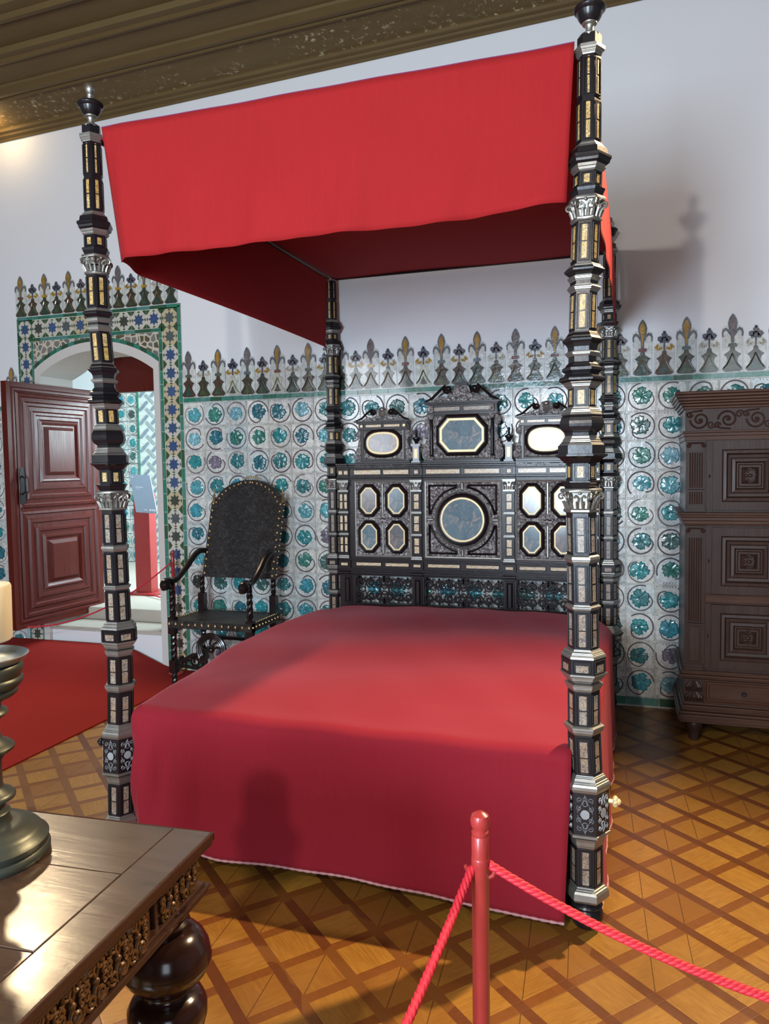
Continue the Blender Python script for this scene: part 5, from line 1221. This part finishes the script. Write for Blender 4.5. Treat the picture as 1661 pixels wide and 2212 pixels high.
# drawer fronts along the right side, first one slightly proud, dark gap beside the leg block
xr = random.Random(4)
def carving(m, b0, b1, z0, z1, a):
    n = max(1, round((b1-b0)/.052)); st = (b1-b0)/n; H_ = (z1-z0)/2; zc_ = (z0+z1)/2
    for k in range(n):
        c = b0+st*(k+.5)
        for sv in (-1, 1):
            for sw in (-1, 1):
                m.tube([(a, c+sw*(.012+u), zc_+sv*(.022+v)) for u, v in spiral(0, 0, .0125, .003, xr.uniform(-.5, .5), 1.3, 12)], .0030, 5)
                m.tube([(a, c+sw*(.020+u), zc_+sv*(.006+v)) for u, v in spiral(0, 0, .008, .002, 2, -1.2, 9)], .0026, 5)
                m.tube([(a, c, zc_+sv*.004), (a, c+sw*.007, zc_+sv*.018), (a, c+sw*.003, zc_+sv*.034), (a, c+sw*.014, zc_+sv*(H_-.006))], .0030, 5)
        m.ball((a, c, zc_), .006, 8, 6)
m = MB(TM); m.box((.012, .185, .693), (.06, .780, TH-.030)); dr = obj('drawer', m, 'table', tb, bevel=.003)
m = MB(TM); carving(m, .200, .770, .694, TH-.030, .009); obj('carved_tracery', m, 'brass_carving', dr, smooth=True, label='ochre gilded pierced carving')
m = MB(TM); m.box((.012, .795, .693), (.06, 1.36, TH-.030)); dr = obj('drawer', m, 'table', tb, bevel=.003)
m = MB(TM); carving(m, .805, 1.35, .694, TH-.030, .009); obj('carved_tracery', m, 'brass_carving', dr, smooth=True, label='ochre gilded pierced carving')
m = MB(TM); carving(m, .026, .150, .694, TH-.030, .017); obj('carved_tracery', m, 'brass_carving', tb, smooth=True, label='ochre gilded pierced carving')
LEG = [(0, .055), (.012, .066), (.035, .070), (.055, .062), (.065, .044), (.075, .050), (.095, .068), (.12, .074), (.15, .062), (.17, .040), (.20, .033), (.225, .038), (.24, .056), (.27, .070), (.30, .066), (.330, .044), (.345, .036), (.380, .032), (.410, .034), (.430, .040), (.440, .042), (.460, .043), (.468, .050),
       (.480, .062), (.498, .067), (.516, .067), (.530, .060), (.538, .050), (.542, .041), (.550, .040), (.556, .046), (.566, .060), (.578, .070), (.588, .0745), (.592, .0765), (.597, .077), (.601, .076), (.604, .0755), (.618, .073), (.632, .066), (.644, .055), (.650, .044), (.653, .036), (.657, .036), (.660, .041), (.664, .042), (.667, .037), (.669, .034), (.673, .036), (.676, .041), (.680, .041), (.690, .038)]
for a, b in ((.042, .095), (TW-.042, .095), (.042, TL-.095), (TW-.042, TL-.095)):
    m = MB(); c = TP(a, b, 0); m.lathe(LEG, 40, (c[0], c[1])); obj('turned_leg', m, 'turned', tb, smooth=True, angle=60)
m = MB(TM)
for b in (.105, TL-.105): m.box((.075, b-.02, .215), (TW-.075, b+.02, .232))
m.box((TW/2-.02, .105, .215), (TW/2+.02, TL-.105, .232)); obj('stretcher', m, 'table', tb, bevel=.002)

# ================================================================== CANDLESTICK AND CANDLE
CC = (.800, -1.385)
cs = empty('candlestick', (CC[0], CC[1], TH), 'tall turned bronze candlestick standing on the foreground table', 'candlestick')
Z = lambda h: TH+h
m = MB(); m.lathe([(Z(0), .095), (Z(.006), .099), (Z(.012), .099), (Z(.018), .094), (Z(.020), .096), (Z(.030), .097), (Z(.036), .089), (Z(.042), .086), (Z(.048), .080), (Z(.052), .070), (Z(.056), .066), (Z(.058), .050), (Z(.060), .040), (Z(.070), .036), (Z(.078), .038), (Z(.082), .034)], 48, CC); obj('base', m, 'pewter', cs, smooth=True, angle=50)
m = MB(); pr_ = [(.080, .034), (.086, .030), (.094, .031), (.098, .040), (.102, .0470), (.106, .0475), (.111, .043), (.117, .031), (.124, .028), (.150, .0275), (.168, .028), (.172, .032), (.176, .031), (.181, .042), (.186, .0485), (.190, .049), (.195, .044), (.202, .031), (.210, .0275), (.232, .027), (.240, .030), (.244, .038), (.248, .0415), (.252, .040), (.257, .031), (.264, .030), (.270, .036), (.276, .050), (.281, .057), (.286, .058), (.290, .056), (.294, .062), (.300, .0665), (.306, .067), (.310, .063), (.314, .065), (.320, .0665), (.328, .067), (.332, .064), (.332, .010)]
m.lathe([(Z(a), b) for a, b in pr_], 48, CC); obj('stem', m, 'pewter', cs, smooth=True, angle=50)
m = MB()
m = MB(); m.lathe([(Z(.330), .020), (Z(.333), .050), (Z(.336), .068), (Z(.347), .077), (Z(.348), .0755), (Z(.339), .066), (Z(.336), .048), (Z(.335), .012), (Z(.360), .006), (Z(.3718), .002)], 40, CC); obj('drip_pan', m, 'tin', cs, smooth=True, label='pale grey metal drip pan', angle=60)
cd = empty('candle', (CC[0], CC[1], Z(.372)), 'thick cream candle standing in the bronze candlestick', 'candle')
m = MB(); m.lathe([(Z(.372), .050), (Z(.375), .0530), (Z(.462), .0540), (Z(.466), .0525), (Z(.467), .046), (Z(.464), .010)], 48, CC); obj('wax_body', m, 'wax', cd, smooth=True, angle=60)
m = MB(); m.tube([(CC[0], CC[1], Z(.463)), (CC[0]+.002, CC[1], Z(.478))], .0016, 6); obj('wick', m, 'blackgap', cd, smooth=True)

# ================================================================== ROPE BARRIERS
def stanchion(x, y, h, r, label, group=None, z0=0.0, br_=8.5):
    t = empty('rope_stanchion', (x, y, z0), label, 'stanchion', group)
    m = MB(); m.lathe([(z0+.018, r), (z0+h-.085, r), (z0+h-.084, r*1.04), (z0+h-.074, r*1.04), (z0+h-.073, r)], 24, (x, y)); m.lathe([(z0+h-.074, r), (z0+h-.040, r), (z0+h-.038, r*.90), (z0+h-.036, r*.99), (z0+h-.032, r*.99), (z0+h-.030, r*.82), (z0+h-.027, r*.84), (z0+h-.022, r*1.05), (z0+h-.013, r*1.14), (z0+h-.006, r*.98), (z0+h-.002, r*.55), (z0+h, r*.1)], 24, (x, y))
    obj('pole', m, 'redpaint', t, smooth=True)
    m = MB(); m.lathe([(z0, r*br_), (z0+.008, r*br_), (z0+.018, r*br_*.7), (z0+.022, r*1.3)], 36, (x, y)); obj('base_plate', m, 'redpaint', t, smooth=True, angle=50)
    m = MB()
    for sg in (-1, 1): m.tube([(x+sg*r*.8, y, z0+h-.105), (x+sg*(r+.006), y, z0+h-.100), (x+sg*(r+.010), y, z0+h-.090)], .003, 6)
    obj('rope_hook', m, 'redpaint', t, smooth=True); return t
def rope(p, q, sag, r, label, n=120, strands=4, name='barrier_rope'):
    p, q = Vector(p), Vector(q); m = MB(); L = (q-p).length; P = []
    for k in range(n+1):
        t = k/n; c = p.lerp(q, t); c.z -= sag*4*t*(1-t); P.append(c)
    turns = L/(r*5.0)
    nn = min(900, int(turns*9)); 
    for s in range(strands):
        Q = []
        for k in range(nn+1):
            t = k/nn; c = p.lerp(q, t); c.z -= sag*4*t*(1-t); d = (q-p).normalized(); sd = d.cross(Vector((0, 0, 1))).normalized(); u_ = sd.cross(d)
            a = 2*PI*(turns*t+s/strands); Q.append(c+sd*(r*.48*math.cos(a))+u_*(r*.48*math.sin(a)))
        m.tube(Q, r*.58, 6)
    return obj(name, m, 'rope', smooth=True, angle=180, label=label, cat='rope')
stanchion(1.620, -1.240, .902, .0135, 'red wooden barrier post with a ball top in front of the bed')
rope((1.634, -1.238, .818), (3.05, -1.05, .80), .20, .0072, 'red twisted rope running from the near barrier post out to the right')
rope((1.608, -1.245, .812), (1.15, -3.3, .78), .30, .0070, 'red twisted rope hanging from the near barrier post down towards the viewer')
stanchion(-1.185, 2.17, .862, .0125, 'red barrier post standing by the doorway behind the armchair', None, .012, 4.0)
rope((-1.203, 2.165, .785), (-3.5, 1.85, .78), .47, .0062, 'thin red rope sagging across the doorway and under the open door', strands=2)

# ================================================================== INFORMATION STAND IN THE SIDE ROOM
sg_ = empty('information_stand', (-2.15, 3.25, .355), 'red information stand with a tilted grey-blue board seen through the doorway', 'information stand')
FX, FY = -2.185, 3.22
m = MB(); m.box((FX-.075, FY, .375), (FX+.080, FY+.10, 1.22)); obj('pedestal', m, 'redpaint', sg_, bevel=.003)
m = MB(); m.box((FX-.13, FY-.06, .355), (FX+.16, FY+.22, .375)); obj('base_plate', m, 'redpaint', sg_, bevel=.003)
o = Vector((-2.275, 3.20, 1.395)); a_ = Vector((.190, .02, -.012)); b_ = Vector((.150, -.130, -.315)); nn = a_.cross(b_).normalized()*-1
MAT['board'] = simple('grey_blue_board', (0.26, 0.34, 0.42), 0.35); MAT['white_ink'] = simple('white_ink', (0.7, 0.72, 0.74), 0.6)
m = MB(); P = [o, o+a_, o+a_+b_, o+b_]; Q = [p-nn*.012 for p in P]; i = m.pts(P+Q); m.face((i, i+1, i+2, i+3)); m.face((i+7, i+6, i+5, i+4))
for k in range(4): m.face((i+k, i+(k+1) % 4, i+4+(k+1) % 4, i+4+k))
bd = obj('board', m, 'board', sg_)
m = MB()
def ink(u0, v0, u1, v1): m.poly([o+a_*u+b_*v+nn*(.0015 if nn.y < 0 else .0015)+Vector((.001, -.002, .001)) for u, v in ((u0, v0), (u1, v0), (u1, v1), (u0, v1))])
for k in range(3): ink(.08+.035*k, .05, .10+.035*k, .10)
ink(.20, .335, .56, .35); ink(.20, .385, .42, .393); ink(.42, .93, .56, .945)
for k in range(3): ink(.68+.10*k, .91, .75+.10*k, .955)
obj('printed_marks', m, 'white_ink', bd)
rope((-2.10, 3.16, .376), (-1.86, 3.02, .372), .0, .006, 'short red cord lying on the side room floor beside the stand', strands=2, name='red_cord')

# ================================================================== WALL LAMP
MAT['bulb'] = None
t = NT('lamp_glow'); t.base((1, .8, .5)); t.set(Emission_Color=(1.0, .70, .34, 1), Emission_Strength=45.0); MAT['bulb'] = t.m
wl = empty('spotlight', (-2.52, 2.06, 3.85), 'small round spotlight glowing under the cornice at the left edge', 'spotlight')
m = MB(); m.lathe([(3.90, .03), (3.96, .05), (4.02, .05), (4.06, .02)], 20, (-2.52, 2.06)); obj('lamp_housing', m, 'ebony', wl, smooth=True)
m = MB(); m.ball((-2.52, 2.06, 3.885), .045, 16, 10); obj('bulb', m, 'bulb', wl, smooth=True)
